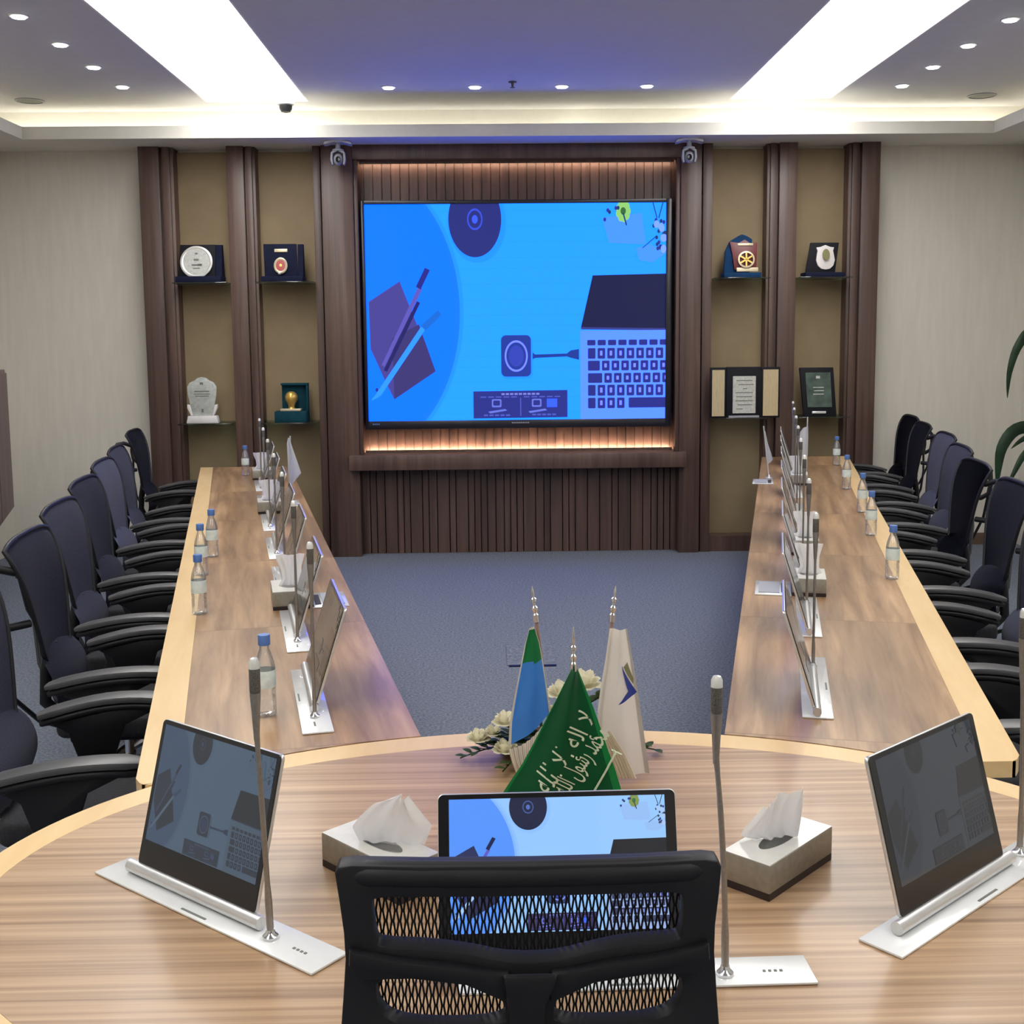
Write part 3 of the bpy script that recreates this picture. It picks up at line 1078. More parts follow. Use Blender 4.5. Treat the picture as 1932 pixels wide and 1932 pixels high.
# 7 wide folding frame
r = plaque('folding_frame_award', 1.888, 8.66, ZL - 0.0, 'wide black folding frame with beige wings and silver sheet, inner right niche lower shelf')
for x0, x1 in ((-0.262, -0.142), (0.118, 0.258)):
    s = MB()
    s.box(x0, x1, -0.022, 0.0, 0.0, 0.375)
    w = s.build('wing_frame', M['blackboard'], r, bevel=0.003)
    s = MB()
    s.box(x0 + 0.014, x1 - 0.014, -0.027, -0.0225, 0.014, 0.357)
    s.build('wing_panel', M['beigepanel'], w)
s = MB()
s.box(-0.141, 0.117, -0.026, 0.0, 0.0, 0.378)
s.build('centre_frame', M['blackboard'], r, bevel=0.004)
s = MB()
s.box(-0.095, 0.075, -0.032, -0.0265, 0.035, 0.310)
sh = s.build('silver_sheet', M['silverplate'], r)
s = MB()
for k, (a, b) in enumerate(((-0.07, 0.05), (-0.055, 0.06), (-0.02, 0.01), (-0.075, 0.055), (-0.07, 0.05), (-0.075, 0.055), (-0.06, 0.05), (-0.07, -0.02))):
    s.box(a, b, -0.0335, -0.0318, 0.275 - k * 0.03, 0.281 - k * 0.03)
s.build('engraved_lines', M['ink'], sh)
s = MB()
s.box(-0.125, 0.10, -0.045, -0.0265, 0.004, 0.018)
s.build('ledge', M['camgrey'], r)

# 8 black frame with dark green plate
r = plaque('green_plate_award', 2.462, 8.69, ZL, 'black framed dark green plate, outer right niche lower shelf')
s = MB()
tilt(s, 0.10, 0.0, 0.0)
s.prism([(-0.118, 0.0), (0.128, 0.0), (0.106, 0.368), (-0.148, 0.368)], 0, 0.03, 'y')
s.build('frame', M['blackboard'], r, bevel=0.004)
s = MB()
tilt(s, 0.10, -0.001, 0.0)
s.prism([(-0.092, 0.07), (0.092, 0.07), (0.080, 0.33), (-0.108, 0.33)], -0.006, 0.0, 'y')
pl = s.build('plate', M['greenglass'], r)
s = MB()
tilt(s, 0.10, -0.001, 0.0)
for b in ((-0.028, 0.002, 0.285, 0.305), (-0.05, 0.03, 0.215, 0.221), (-0.045, 0.03, 0.190, 0.196), (-0.05, 0.03, 0.165, 0.171)):
    s.box(b[0], b[1], -0.0075, -0.0058, b[2], b[3])
s.build('engraving', M['crystal'], pl)
s = MB()
tilt(s, 0.10, -0.001, 0.0)
s.box(-0.06, 0.045, -0.012, 0.0, 0.022, 0.040)
s.build('silver_tab', M['rim'], r, bevel=0.003)

# ------------------------------------------------------------------ side cabinet at the left edge
r = empty('wall_cabinet', (-3.2, 6.6, 0.62))
tag(r, 'brown wooden cabinet hung on the left side wall', 'cabinet')
s = MB()
q = [(-2.968, 7.2), (-2.55, 5.82), (-3.745, 5.82), (-3.745, 7.2)]
q = [(a + 3.2, b - 6.6) for a, b in q]
s.prism(q, 0.0, 0.86)
s.build('body', M['walnut_wall'], r, bevel=0.004)
s = MB()
dx, dy = 0.418, -1.38
for k in (0, 1):
    t0, t1 = 0.03 + 0.48 * k, 0.49 + 0.48 * k
    a = (-2.968 + dx * t0 + 3.2, 7.2 + dy * t0 - 6.6)
    b = (-2.968 + dx * t1 + 3.2, 7.2 + dy * t1 - 6.6)
    s = MB()
    s.prism([a, b, (b[0] + 0.012, b[1] + 0.004), (a[0] + 0.012, a[1] + 0.004)], 0.02, 0.84)
    s.build('door', M['walnut_wall'], r)

# ------------------------------------------------------------------ conference tables
EC, EA, EB = (0.14, 1.857), 1.04, 0.74
TT, TH = 0.75, 0.036


def ell_y(x, a=EA, b=EB):
    q = 1 - ((x - EC[0]) / a) ** 2
    return EC[1] + b * math.sqrt(q) if q > 0 else -9


def poly_slab(mb, outer, z0, z1):
    mb.prism(outer, z0, z1)


# round head table: walnut field with a maple band
rt = empty('head_table', (EC[0], EC[1], 0))
tag(rt, 'oval head table with striped walnut top and pale maple rim', 'table', None)
n = 128
ia, ib = EA - 0.060, EB - 0.088
mb = MB()
mb.prism([(ia * math.cos(2 * PI * k / n), ib * math.sin(2 * PI * k / n)) for k in range(n)], TT - TH, TT)
mb.build('tabletop', M['walnut_round'], rt, angle=30)
mb = MB()
rings = []
for a, b, z in ((ia + 0.0005, ib + 0.0005, TT), (EA - 0.003, EB - 0.003, TT), (EA, EB, TT - 0.003), (EA, EB, TT - TH), (ia + 0.0005, ib + 0.0005, TT - TH)):
    rings.append([mb.v((a * math.cos(2 * PI * k / n), b * math.sin(2 * PI * k / n), z)) for k in range(n)])
for i in range(5):
    A, B = rings[i], rings[(i + 1) % 5]
    for k in range(n):
        mb.f([A[k], A[(k + 1) % n], B[(k + 1) % n], B[k]])
mb.build('edge_band', M['maple'], rt)
mb = MB()
mb.prism([(0.55 * math.cos(2 * PI * k / 48), 0.26 * math.sin(2 * PI * k / 48) + 0.25) for k in range(48)], 0.0, TT - TH)
mb.build('pedestal', M['table_side'], rt)


def arm(name, label, inner, slope, width, band, y_far, y_near, sgn):
    """long table arm; inner = x of the inner edge at y 2.559, slope = dx/dy; built round its near inner corner"""
    def xi(y):
        return inner + slope * (y - 2.559)
    r = empty(name, (xi(2.559), 2.559, 0), -math.atan(slope))
    tag(r, label, 'table', 'long table arms')
    inv = (Matrix.Translation(r.location) @ Matrix.Rotation(-math.atan(slope), 4, 'Z')).inverted()

    def L(x, y):
        p = inv @ Vector((x, y, 0))
        return (p.x, p.y)

    def near(x):
        return max(y_near, ell_y(x) + 0.004)
    # outlines in room coordinates
    def strip_poly(o0, o1, steps=14):
        # region between offsets o0 and o1 from the inner edge, ending on the head table's curve
        near_pts = []
        for k in range(steps + 1):
            o = o0 + (o1 - o0) * k / steps
            y = 2.4
            for _ in range(25):
                y = near(xi(y) + sgn * o)
            near_pts.append((xi(y) + sgn * o, y))
        far = [(xi(y_far) + sgn * o1, y_far), (xi(y_far) + sgn * o0, y_far)]
        return near_pts, far
    a, b = strip_poly(0, width - band)
    mb = MB()
    mb.prism([L(*p) for p in a + b], TT - TH, TT)
    mb.build('tabletop', M['walnut_table'], r, angle=30)
    a, b = strip_poly(width - band + 0.0005, width, 6)
    # round the outer near corner
    p0 = a[-1]
    cut = 0.035
    a = a[:-1] + [(p0[0] - sgn * cut * 0.6, a[-2][1] if abs(a[-2][1] - p0[1]) < 1e-4 else p0[1]),
                  (p0[0] - sgn * cut * 0.2, p0[1] + cut * 0.3), (xi(p0[1] + cut) + sgn * width, p0[1] + cut)]
    mb = MB()
    mb.prism([L(*p) for p in a + b], TT - TH, TT)
    mb.build('edge_band', M['maple'], r)
    mb = MB()
    mb.prism([L(xi(y) + sgn * o, y) for y, o in ((2.95, width * 0.42), (2.95, width * 0.42 + 0.03), (y_far - 0.15, width * 0.42 + 0.03),
                                                (y_far - 0.15, width * 0.42))], 0.0, TT - TH)
    mb.build('modesty_panel', M['table_side'], r)
    for y in (3.3, 4.9, 6.5, y_far - 0.12):
        mb = MB()
        mb.prism([L(xi(y) + sgn * o, y + e) for o, e in ((0.08, 0), (width * 0.42 - 0.001, 0), (width * 0.42 - 0.001, 0.03), (0.08, 0.03))], 0, TT - TH)
        mb.build('leg_panel', M['table_side'], r)
    return r


arm('side_table', 'long left table arm running away to the end wall', -0.167, -0.2233, 0.626, 0.088, 8.25, 2.30, -1)
arm('side_table', 'long right table arm running away to the end wall', 0.523, 0.2462, 0.640, 0.086, 8.52, 2.355, 1)

# ------------------------------------------------------------------ chairs
KX = 0.75


def sweep_x(mb, path, hw, th, n=12):
    """a flat rounded bar along path; hw = half width across y, th = half thickness"""
    rings = []
    P_ = [Vector(p) for p in path]
    for i, p in enumerate(P_):
        d = P_[min(i + 1, len(P_) - 1)] - P_[max(i - 1, 0)]
        d.normalize()
        side = Vector((0, 1, 0)) - d * d.y
        side.normalize()
        up = d.cross(side)
        e = 1.0
        if i in (0, len(P_) - 1):
            e = 0.7
        ring = []
        for k in range(n):
            a = 2 * PI * k / n
            ca, sa = math.cos(a), math.sin(a)
            x = math.copysign(abs(ca) ** 0.5, ca) * hw * e
            y = math.copysign(abs(sa) ** 0.5, sa) * th * e
            ring.append(mb.v(p + side * x + up * y))
        rings.append(ring)
    for A, B in zip(rings, rings[1:]):
        for k in range(n):
            mb.f([A[k], A[(k + 1) % n], B[(k + 1) % n], B[k]])
    mb.f(rings[0][::-1])
    mb.f(rings[-1])


def back_x(t, s):
    return -0.255 - 0.048 * t - 0.055 * t ** 5 + 0.010 * s * s


def back_w(t):
    return 0.138 + 0.118 * t - 0.018 * t * t


def back_pt(s, t):
    z = 0.665 + 0.385 * t
    drop = 0.020 * abs(s) ** 4 * t
    w = back_w(t)
    if t > 0.86:
        w *= 1 - 0.035 * ((t - 0.86) / 0.14) ** 2
    return (back_x(t, s) * KX, s * w, z - drop)


def chair_base(r, dz=0.0, kx=KX, ky=1.0):
    S_ = Matrix.Diagonal((kx, ky, 1, 1))
    mb = MB()
    mb.m = S_
    q = []
    for cx, cy, a in ((0.27, 0.19, 0), (-0.15, 0.17, PI / 2), (-0.15, -0.17, PI), (0.27, -0.19, 1.5 * PI)):
        for k in range(6):
            q.append((cx + 0.055 * math.cos(a + k * PI / 10), cy + 0.055 * math.sin(a + k * PI / 10)))
    mb.prism(q, 0.445 + dz, 0.505 + dz)
    mb.build('seat', M['seat'], r, bevel=0.018, seg=3)
    mb = MB()
    mb.m = S_
    mb.prism([(-0.17, -0.14), (0.2, -0.14), (0.2, 0.14), (-0.17, 0.14)], 0.405 + dz, 0.444 + dz)
    mb.build('seat_pan', M['black'], r, bevel=0.008)
    mb = MB()
    mb.m = S_
    mb.lathe([(0.025, 0.20), (0.025, 0.32), (0.019, 0.32), (0.019, 0.404 + dz)], c=(0.03, 0, 0), n=14)
    mb.build('gas_lift', M['chrome'], r)
    mb = MB()
    mb.m = S_
    mb.lathe([(0.035, 0.07), (0.045, 0.09), (0.04, 0.20), (0.03, 0.215)], c=(0.03, 0, 0), n=16)
    for k in range(5):
        a = k * 2 * PI / 5 + 0.3
        mb.tube([(0.03 + 0.03 * math.cos(a), 0.03 * math.sin(a), 0.125), (0.03 + 0.16 * math.cos(a), 0.16 * math.sin(a), 0.115),
                 (0.03 + 0.285 * math.cos(a), 0.285 * math.sin(a), 0.075)], [0.024, 0.02, 0.014], 8)
    st = mb.build('star_base', M['chrome'], r)
    for k in range(5):
        a = k * 2 * PI / 5 + 0.3
        mb = MB()
        mb.m = S_ @ Matrix.Translation((0.03 + 0.285 * math.cos(a), 0.285 * math.sin(a), 0.028)) @ Matrix.Rotation(a, 4, 'Z') @ Matrix.Rotation(PI / 2, 4, 'X')
        mb.lathe([(0.012, -0.026), (0.028, -0.024), (0.028, -0.006), (0.014, -0.004), (0.014, 0.004), (0.028, 0.006), (0.028, 0.024), (0.012, 0.026)], n=14)
        mb.m = S_
        mb.tube([(0.03 + 0.285 * math.cos(a), 0.285 * math.sin(a), 0.04), (0.03 + 0.285 * math.cos(a), 0.285 * math.sin(a), 0.075)], 0.006, 6)
        mb.build('castor', M['black_soft'], st)


def make_chair():
    r = empty('mesh_chair')
    # perimeter frame and stretched mesh of the upper back
    mb = MB()
    loop = []
    N = 14
    for k in range(N + 1):
        loop.append(back_pt(-1, k / N))
    for k in range(1, 12):
        loop.append(back_pt(-1 + 2 * k / 12, 1))
    for k in range(N, -1, -1):
        loop.append(back_pt(1, k / N))
    for k in range(1, 12):
        loop.append(back_pt(1 - 2 * k / 12, 0))
    mb.tube(loop, 0.0075, 8, closed=True)
    mb.build('back_frame', M['black_soft'], r, angle=60)
    mb = MB()
    mb.grid(lambda u, v: back_pt(-1 + 2 * u, v), 12, 14)
    mb.build('back_mesh', M['navy'], r, solid=0.006, angle=60)
    # bulging lumbar pad below it
    mb = MB()

    def lum(u, v):
        s, t = -1 + 2 * u, v
        w = 0.188 * max(0.05, 1 - abs(2 * t - 1) ** 3.2) ** 0.5
        x = -0.268 + 0.105 * math.sin(PI * min(1, 0.15 + 0.8 * t)) - 0.015 * s * s - 0.03 * t
        return (x * KX, s * w, 0.475 + 0.245 * t)
    mb.grid(lum, 12, 14)
    mb.build('lumbar_pad', M['navy'], r, solid=0.022, angle=60)
    # bowed frame behind the back, both sides, and thin stays to the seat
    for sg in (-1, 1):
        mb = MB()
        pts = [(-0.318, 0.215, 0.965), (-0.36, 0.262, 0.985), (-0.405, 0.288, 0.980), (-0.445, 0.296, 0.94), (-0.45, 0.298, 0.88), (-0.44, 0.292, 0.83),
               (-0.40, 0.270, 0.805), (-0.34, 0.225, 0.80), (-0.285, 0.180, 0.80)]
        mb.tube([(x * KX, sg * y, z) for x, y, z in pts], 0.0125, 8)
        mb.build('rear_bow', M['black_soft'], r, angle=60)
        mb = MB()
        mb.tube([(x * KX, sg * y, z) for x, y, z in ((-0.44, 0.290, 0.828), (-0.43, 0.24, 0.70), (-0.39, 0.17, 0.58), (-0.30, 0.10, 0.47), (-0.16, 0.09, 0.43))], 0.0075, 6)
        mb.build('back_stay', M['black'], r, angle=60)
    mb = MB()
    mb.tube([(x * KX, 0, z) for x, z in ((-0.275, 0.70), (-0.30, 0.6), (-0.31, 0.5), (-0.22, 0.43), (-0.10, 0.42))], 0.020, 8)
    mb.build('spine', M['black'], r, angle=60)
    for sg in (-1, 1):
        mb = MB()
        path = []
        for k in range(11):
            t = k / 10
            x = -0.205 + 0.475 * t
            path.append((x * KX, sg * (0.248 + 0.014 * math.sin(PI * t)), 0.622 + 0.050 * math.sin(PI * (0.08 + 0.62 * t)) - 0.012))
        sweep_x(mb, path, 0.036, 0.011)
        mb.build('arm_pad', M['pad'], r, angle=50)
        mb = MB()
        sweep_x(mb, [(x + 0.004, y, z - 0.021) for x, y, z in path], 0.031, 0.0115)
        mb.m = Matrix.Diagonal((KX, 1, 1, 1))
        mb.prism([(-0.16, 0.60), (0.16, 0.644), (0.20, 0.62), (0.10, 0.585), (0.05, 0.47), (0.0, 0.42), (-0.10, 0.42), (-0.07, 0.50), (-0.10, 0.57)],
                 sg * 0.236, sg * 0.262, 'y')
        mb.build('arm_post', M['black'], r, bevel=0.004)
    chair_base(r)
    return r


proto = make_chair()


def table_chairs(ys, inner, slope, width, sgn, side, words, shift={}):
    out = []
    for i, y in enumerate(ys):
        c = proto if not placed else copy_tree(proto)
        placed.append(c)
        xe = inner + slope * (y - 2.559) + sgn * width
        ang = -0.5 * math.atan(slope) + (PI if sgn > 0 else 0)
        off = 0.162 + shift.get(i, 0.0)
        c.location = (xe + sgn * off * math.cos(math.atan(slope)), y - sgn * off * math.sin(math.atan(slope)) * 1.0, 0)
        c.rotation_euler = (0, 0, ang + random.uniform(-0.03, 0.03))
        tag(c, 'navy mesh office chair, %s along the %s table arm' % (words[i], side), 'chair', 'chairs at the %s table arm' % side)
        out.append(c)
    return out


placed = []
LW = ['nearest to the camera', 'second from the near end', 'third from the near end', 'fourth from the near end', 'fifth from the near end',
      'sixth from the near end', 'seventh from the near end', 'farthest by the end wall']
LCH = [2.96, 3.72, 4.42, 5.17, 5.97, 6.70, 7.92]
RCH = [3.12, 3.92, 4.70, 5.47, 6.24, 7.01, 7.82, 8.50]
table_chairs(LCH, -0.167, -0.2233, 0.626, -1, 'left', LW[:6] + LW[7:], {0: 0.035})
table_chairs(RCH, 0.523, 0.2462, 0.640, 1, 'right', LW, {0: 0.03, 2: 0.01, 3: -0.02, 4: 0.025, 5: 0.055, 6: 0.02, 7: 0.015})

# near chair seen from behind: open mesh back with a Y-shaped brace
ch = empty('mesh_chair', (0.0315, 1.30, 0), PI / 2)
tag(ch, 'black mesh office chair seen from behind at the head table', 'chair')
chair_base(ch, 0.0, 1.0, KX)
# the back is built in a frame with x to the right, z up, looking from behind (-y towards the camera)
bk = Matrix.Rotation(-PI / 2, 4, 'Z') @ Matrix.Translation((-0.0005, -0.225, 0))
PXS, PZS = 0.000512, 0.000544


def bp(px, py):
    return ((px - 997) * PXS, 1.146 - (py - 1625) * PZS)


def smooth_loop(pts, it=2):
    for _ in range(it):
        o = []
        for i in range(len(pts)):
            a, b = pts[i], pts[(i + 1) % len(pts)]
            o.append((a[0] * 0.75 + b[0] * 0.25, a[1] * 0.75 + b[1] * 0.25))
            o.append((a[0] * 0.25 + b[0] * 0.75, a[1] * 0.25 + b[1] * 0.75))
        pts = o
    return pts


def curve_y(x):
    return 0.3 * x * x          # the back wraps forward a little at its sides


def plate_with_holes(name, outer, holes, y0, y1, m, parent):
    mb = MB()
    bm = mb.bm
    edges = []
    for lp in [outer] + holes:
        vs = [bm.verts.new((p[0], 0, p[1])) for p in lp]
        for i in range(len(vs)):
            edges.append(bm.edges.new((vs[i], vs[(i + 1) % len(vs)])))
    res = bmesh.ops.triangle_fill(bm, use_beauty=True, use_dissolve=False, edges=edges)
    faces = [g for g in res['geom'] if isinstance(g, bmesh.types.BMFace)]
    bmesh.ops.recalc_face_normals(bm, faces=bm.faces)
    ext = bmesh.ops.extrude_face_region(bm, geom=faces)
    for g in ext['geom']:
        if isinstance(g, bmesh.types.BMVert):
            g.co.y = 1
    for v in bm.verts:
        v.co.y = (y0 if v.co.y < 0.5 else y1) + curve_y(v.co.x)
    bmesh.ops.recalc_face_normals(bm, faces=bm.faces)
    bm.transform(bk)
    return mb.build(name, m, parent, bevel=0.003, angle=40)


outer = [bp(*p) for p in [(632, 1640), (638, 1628), (665, 1624), (800, 1624), (1000, 1623), (1200, 1624), (1330, 1624), (1355, 1628), (1362, 1640), (1358, 1690),
                          (1351, 1750), (1350, 1800), (1355, 1870), (1361, 1940), (1362, 2010), (1345, 2200), (1300, 2360), (1220, 2450), (1000, 2470), (774, 2450),
                          (694, 2360), (649, 2200), (634, 2010), (635, 1940), (642, 1870), (648, 1800), (646, 1750), (639, 1690)]]
hole_top = smooth_loop([bp(*p) for p in [(702, 1682), (800, 1680), (1000, 1679), (1200, 1680), (1284, 1682), (1290, 1700), (1286, 1765), (1275, 1772), (1180, 1774),
                                         (1110, 1786), (1060, 1798), (1000, 1802), (940, 1798), (890, 1786), (810, 1776), (716, 1774), (706, 1765), (700, 1700)]], 1)
hole_l = smooth_loop([bp(*p) for p in [(706, 1838), (760, 1832), (830, 1834), (900, 1848), (945, 1872), (952, 1895), (948, 1915), (900, 1924), (800, 1926), (740, 1918), (714, 1900), (704, 1870)]], 1)
hole_r = [(-a - 0.0005, b) for a, b in hole_l][::-1]
hole_b = smooth_loop([bp(*p) for p in [(730, 1975), (900, 1978), (940, 1990), (945, 2200), (930, 2330), (800, 2340), (740, 2250), (722, 2100)]], 1)
hole_b2 = [(-a, b) for a, b in hole_b][::-1]
plate_with_holes('back_frame', outer, [hole_top, hole_l, hole_r, hole_b, hole_b2], -0.012, 0.012, M['black_soft'], ch)
mb = MB()
mb.m = bk
mb.tube([((-0.177 + 0.354 * k / 16), curve_y(-0.177 + 0.354 * k / 16) - 0.002, 1.1345) for k in range(17)], [0.008] + [0.0135] * 15 + [0.008], 12)
mb.build('top_rail', M['black_soft'], ch, angle=60)
# raised brace: two arms and the stem
mb = MB()
mb.m = bk
for sg in (-1, 1):
    q = [bp(997 + sg * d, y) for d, y in ((338, 1768), (330, 1775), (250, 1788), (150, 1796), (80, 1808), (40, 1812), (36, 1862), (60, 1856), (120, 1830), (220, 1820), (325, 1826), (340, 1800))]
    lo = [mb.v((x, -0.026 + curve_y(x) * 1.2, z)) for x, z in q]
    hi = [mb.v((x, -0.0125 + curve_y(x), z)) for x, z in q]
    mb.f(lo)
    mb.f(hi[::-1])
    for i in range(len(q)):
        j = (i + 1) % len(q)
        mb.f([lo[i], lo[j], hi[j], hi[i]])
mb.build('brace_arms', M['black'], ch, bevel=0.003)
mb = MB()
mb.m = bk
q = [bp(*p) for p in [(945, 1804), (1049, 1804), (1040, 1830), (1024, 1860), (1022, 2300), (972, 2300), (954, 1860), (950, 1830)]]
mb.prism(q, -0.036, -0.0265, 'y')
mb.build('brace_stem', M['black'], ch, bevel=0.004)
mb = MB()
mb.m = bk
mb.tube([(0, -0.03, 0.82), (0, -0.032, 0.7), (0, -0.02, 0.52), (0, 0.06, 0.44), (0, 0.18, 0.43)], 0.02, 8)
mb.build('spine', M['black'], ch)
# netting: zigzag strands
mb = MB()
mb.m = bk
p_, h_ = 0.00345, 0.0110
wid = 0.00105
x = -0.160
k = 0
zt = bp(0, 1668)[1]
zb = bp(0, 2345)[1]
rows = int((zt - zb) / h_)
while x < 0.160:
    pts = []
    for rr in range(rows + 1):
        sx = x + (0.00088 if (k + rr) % 2 else -0.00088)
        pts.append((sx, zt - rr * h_))
    vs = [(mb.v((a - wid, 0.0135 + curve_y(a), z)), mb.v((a + wid, 0.0135 + curve_y(a), z))) for a, z in pts]
    for A, B in zip(vs, vs[1:]):
        mb.f([A[0], A[1], B[1], B[0]])
    x += p_
    k += 1
mb.build('back_netting', M['black'], ch, recalc=False)
for sg in (-1, 1):
    mb = MB()
    path = [((-0.16 + 0.36 * k / 8), sg * 0.19, 0.62 + 0.035 * math.sin(PI * k / 8)) for k in range(9)]
    sweep_x(mb, path, 0.028, 0.011)
    mb.build('arm_pad', M['pad'], ch)
    mb = MB()
    mb.prism([(-0.12, 0.60), (0.12, 0.64), (0.10, 0.585), (0.05, 0.47), (0.0, 0.42), (-0.10, 0.42), (-0.07, 0.50)], sg * 0.18, sg * 0.20, 'y')
    mb.build('arm_post', M['black'], ch, bevel=0.004)


# ------------------------------------------------------------------ lift-up monitors and gooseneck microphones
def make_monitor(length, bar_len, mw, mh, lean, pal, m, gain, plate_shift, name='lift_monitor', plate_w=0.072):
    """local frame: x along the plate (to the sitter's right), y away from the sitter, z up from the table top"""
    r = empty(name)
    mb = MB()
    mb.box(-length / 2, length / 2, -plate_w / 2, plate_w / 2, 0.0, 0.004)
    pl = mb.build('base_plate', M['alu_lt'], r, bevel=0.0012)
    mb = MB()
    for k in range(4):
        mb.box(length * 0.40 + k * 0.008 - 0.02, length * 0.40 + k * 0.008 - 0.016, -0.006, -0.002, 0.004, 0.0052)
    mb.build('button_marks', M['ink'], pl)
    mb = MB()
    mb.box(-0.04, 0.02, -plate_w / 2 + 0.006, -plate_w / 2 + 0.010, 0.004, 0.0048)
    mb.build('printed_mark', M['ink'], pl)
    x0 = plate_shift
    mb = MB()
    mb.tube([(x0 - bar_len / 2, 0.002, 0.015), (x0 + bar_len / 2, 0.002, 0.015)], 0.0105, 14)
    hb = mb.build('hinge_bar', M['alu'], r)
    th = math.atan2(lean, mh)
    T = Matrix.Translation((x0, 0.004, 0.022)) @ Matrix.Rotation(-th, 4, 'X')
    hh = math.hypot(mh, lean)
    mb = MB()
    mb.m = T
    mb.prism(rrect(-mw / 2, 0.0, mw / 2, hh, 0.008), 0.002, 0.0085, 'y')
    sc = mb.build('screen_panel', M['alu'], r, bevel=0.0012)
    mb = MB()
    mb.m = T
    mb.prism(rrect(-mw / 2 + 0.001, 0.001, mw / 2 - 0.001, hh - 0.001, 0.008), 0.0, 0.002, 'y')
    mb.build('glass_front', M['bezel'], sc)
    bw = 0.018 if mw > 0.3 else 0.012
    d = display('picture', mw - 2 * bw * (0.9 if mw > 0.3 else 0.8), hh * 0.79, pal, m, sc, 0.00005, gain=gain)
    d.matrix_local = T @ Matrix.Translation((0, 0, hh * 0.16 + hh * 0.395 + 0.004))
    return r


def make_mic(h=0.415, bend=0.0, lean=0.0, fat=1.0):
    r = empty('gooseneck_microphone')
    mb = MB()
    mb.lathe([(0.012, 0), (0.012, 0.004), (0.008, 0.008), (0.006, 0.014)], n=14)
    mb.build('socket_ring', M['chrome'], r)
    mb = MB()
    pts = []
    for k in range(13):
        t = k / 12
        pts.append((bend * math.sin(PI * t) * 0.5 + lean * t * t, 0, 0.008 + (h - 0.115) * t))
    mb.tube(pts, [0.0048 * fat] * 3 + [0.0036 * fat] * 7 + [0.0032 * fat, 0.0032 * fat, 0.004 * fat], 8)
    mb.build('gooseneck', M['goose'], r, angle=60)
    top = pts[-1]
    mb = MB()
    mb.lathe([(0.0042, -0.01), (0.0065, 0.035), (0.0082, 0.060), (0.0082, 0.062)], c=top, n=14)
    mb.build('collar', M['goose'], r)
    mb = MB()
    mb.lathe([(0.0078, 0.0622), (0.0082, 0.066), (0.0082, 0.098), (0.0078, 0.100)], c=top, n=14)
    hd = mb.build('microphone_head', M['mic'], r)
    mb = MB()
    mb.lathe([(0.0083, 0.0985), (0.0080, 0.108), (0.0055, 0.1135), (0.0005, 0.115)], c=top, n=14)
    mb.build('head_cap', M['rim'], hd)
    return r


DIMPAL = dimmed((78, 92, 104), 0.62, LCD)
DIM2 = dimmed((58, 62, 66), 0.45, LCD)
SIDEPAL = dimmed((52, 52, 50), 0.5, LCD)
ang_l = math.atan(0.2233)
ang_r = -math.atan(0.2462)
lefts = [(-0.462, 2.85), (-0.618, 3.552), (-0.785, 4.305), (-0.940, 4.99), (-1.100, 5.70), (-1.262, 6.43), (-1.425, 7.16)]
rights = [(0.823, 2.90), (1.006, 3.64), (1.190, 4.38), (1.372, 5.12), (1.555, 5.86), (1.738, 6.60), (1.922, 7.35), (2.095, 8.05)]
mon0 = make_monitor(0.53, 0.385, 0.37, 0.232, 0.074, SIDEPAL, M['mon_emit'], GX, -0.07)
mic0 = make_mic()
first_m = first_c = True
WD = ['nearest', 'second', 'third', 'fourth', 'fifth', 'sixth', 'seventh', 'farthest']
for side, pts, base_a in (('left', lefts, ang_l), ('right', rights, ang_r)):
    for i, (x, y) in enumerate(pts):
        # left sitters look towards +x, right sitters towards -x
        a = (-PI / 2 + base_a) if side == 'left' else (PI / 2 + base_a)
        if first_m:
            m_ = mon0
            first_m = False
        else:
            m_ = copy_tree(mon0)
        w = WD[i] if i < len(pts) - 1 else 'farthest'
        m_.location = (x, y, TT + 0.0005)
        m_.rotation_euler = (0, 0, a)
        tag(m_, 'thin silver lift-up monitor seen edge-on, %s on the %s table arm' % (w, side), 'monitor', 'monitors on the %s arm' % side)
        if first_c:
            c_ = mic0
            first_c = False
        else:
            c_ = copy_tree(mic0)
        off = 0.155
        dx, dy = math.cos(a) * off, math.sin(a) * off
        c_.location = (x + dx, y + dy, TT + 0.005)
        c_.rotation_euler = (0, 0, a + random.uniform(-0.4, 0.4))
        tag(c_, 'slim gooseneck microphone on the %s monitor plate of the %s table arm' % (w, side), 'microphone', 'microphones on the %s arm' % side)

# three stations on the head table
def place_station(px, py, ang, pal, m, gain, label, miclabel, mlen, bar_, mw, mh, lean, shift, mic_at, bend, mlean, mrot):
    r = make_monitor(mlen, bar_, mw, mh, lean, pal, m, gain, shift)
    r.location = (px, py, TT + 0.0005)
    r.rotation_euler = (0, 0, ang)
    tag(r, label, 'monitor', 'monitors on the head table')
    c = make_mic(0.425, bend, mlean, 1.15)
    c.location = (*mic_at, TT + 0.005)
    c.rotation_euler = (0, 0, mrot)
    tag(c, miclabel, 'microphone', 'microphones on the head table')


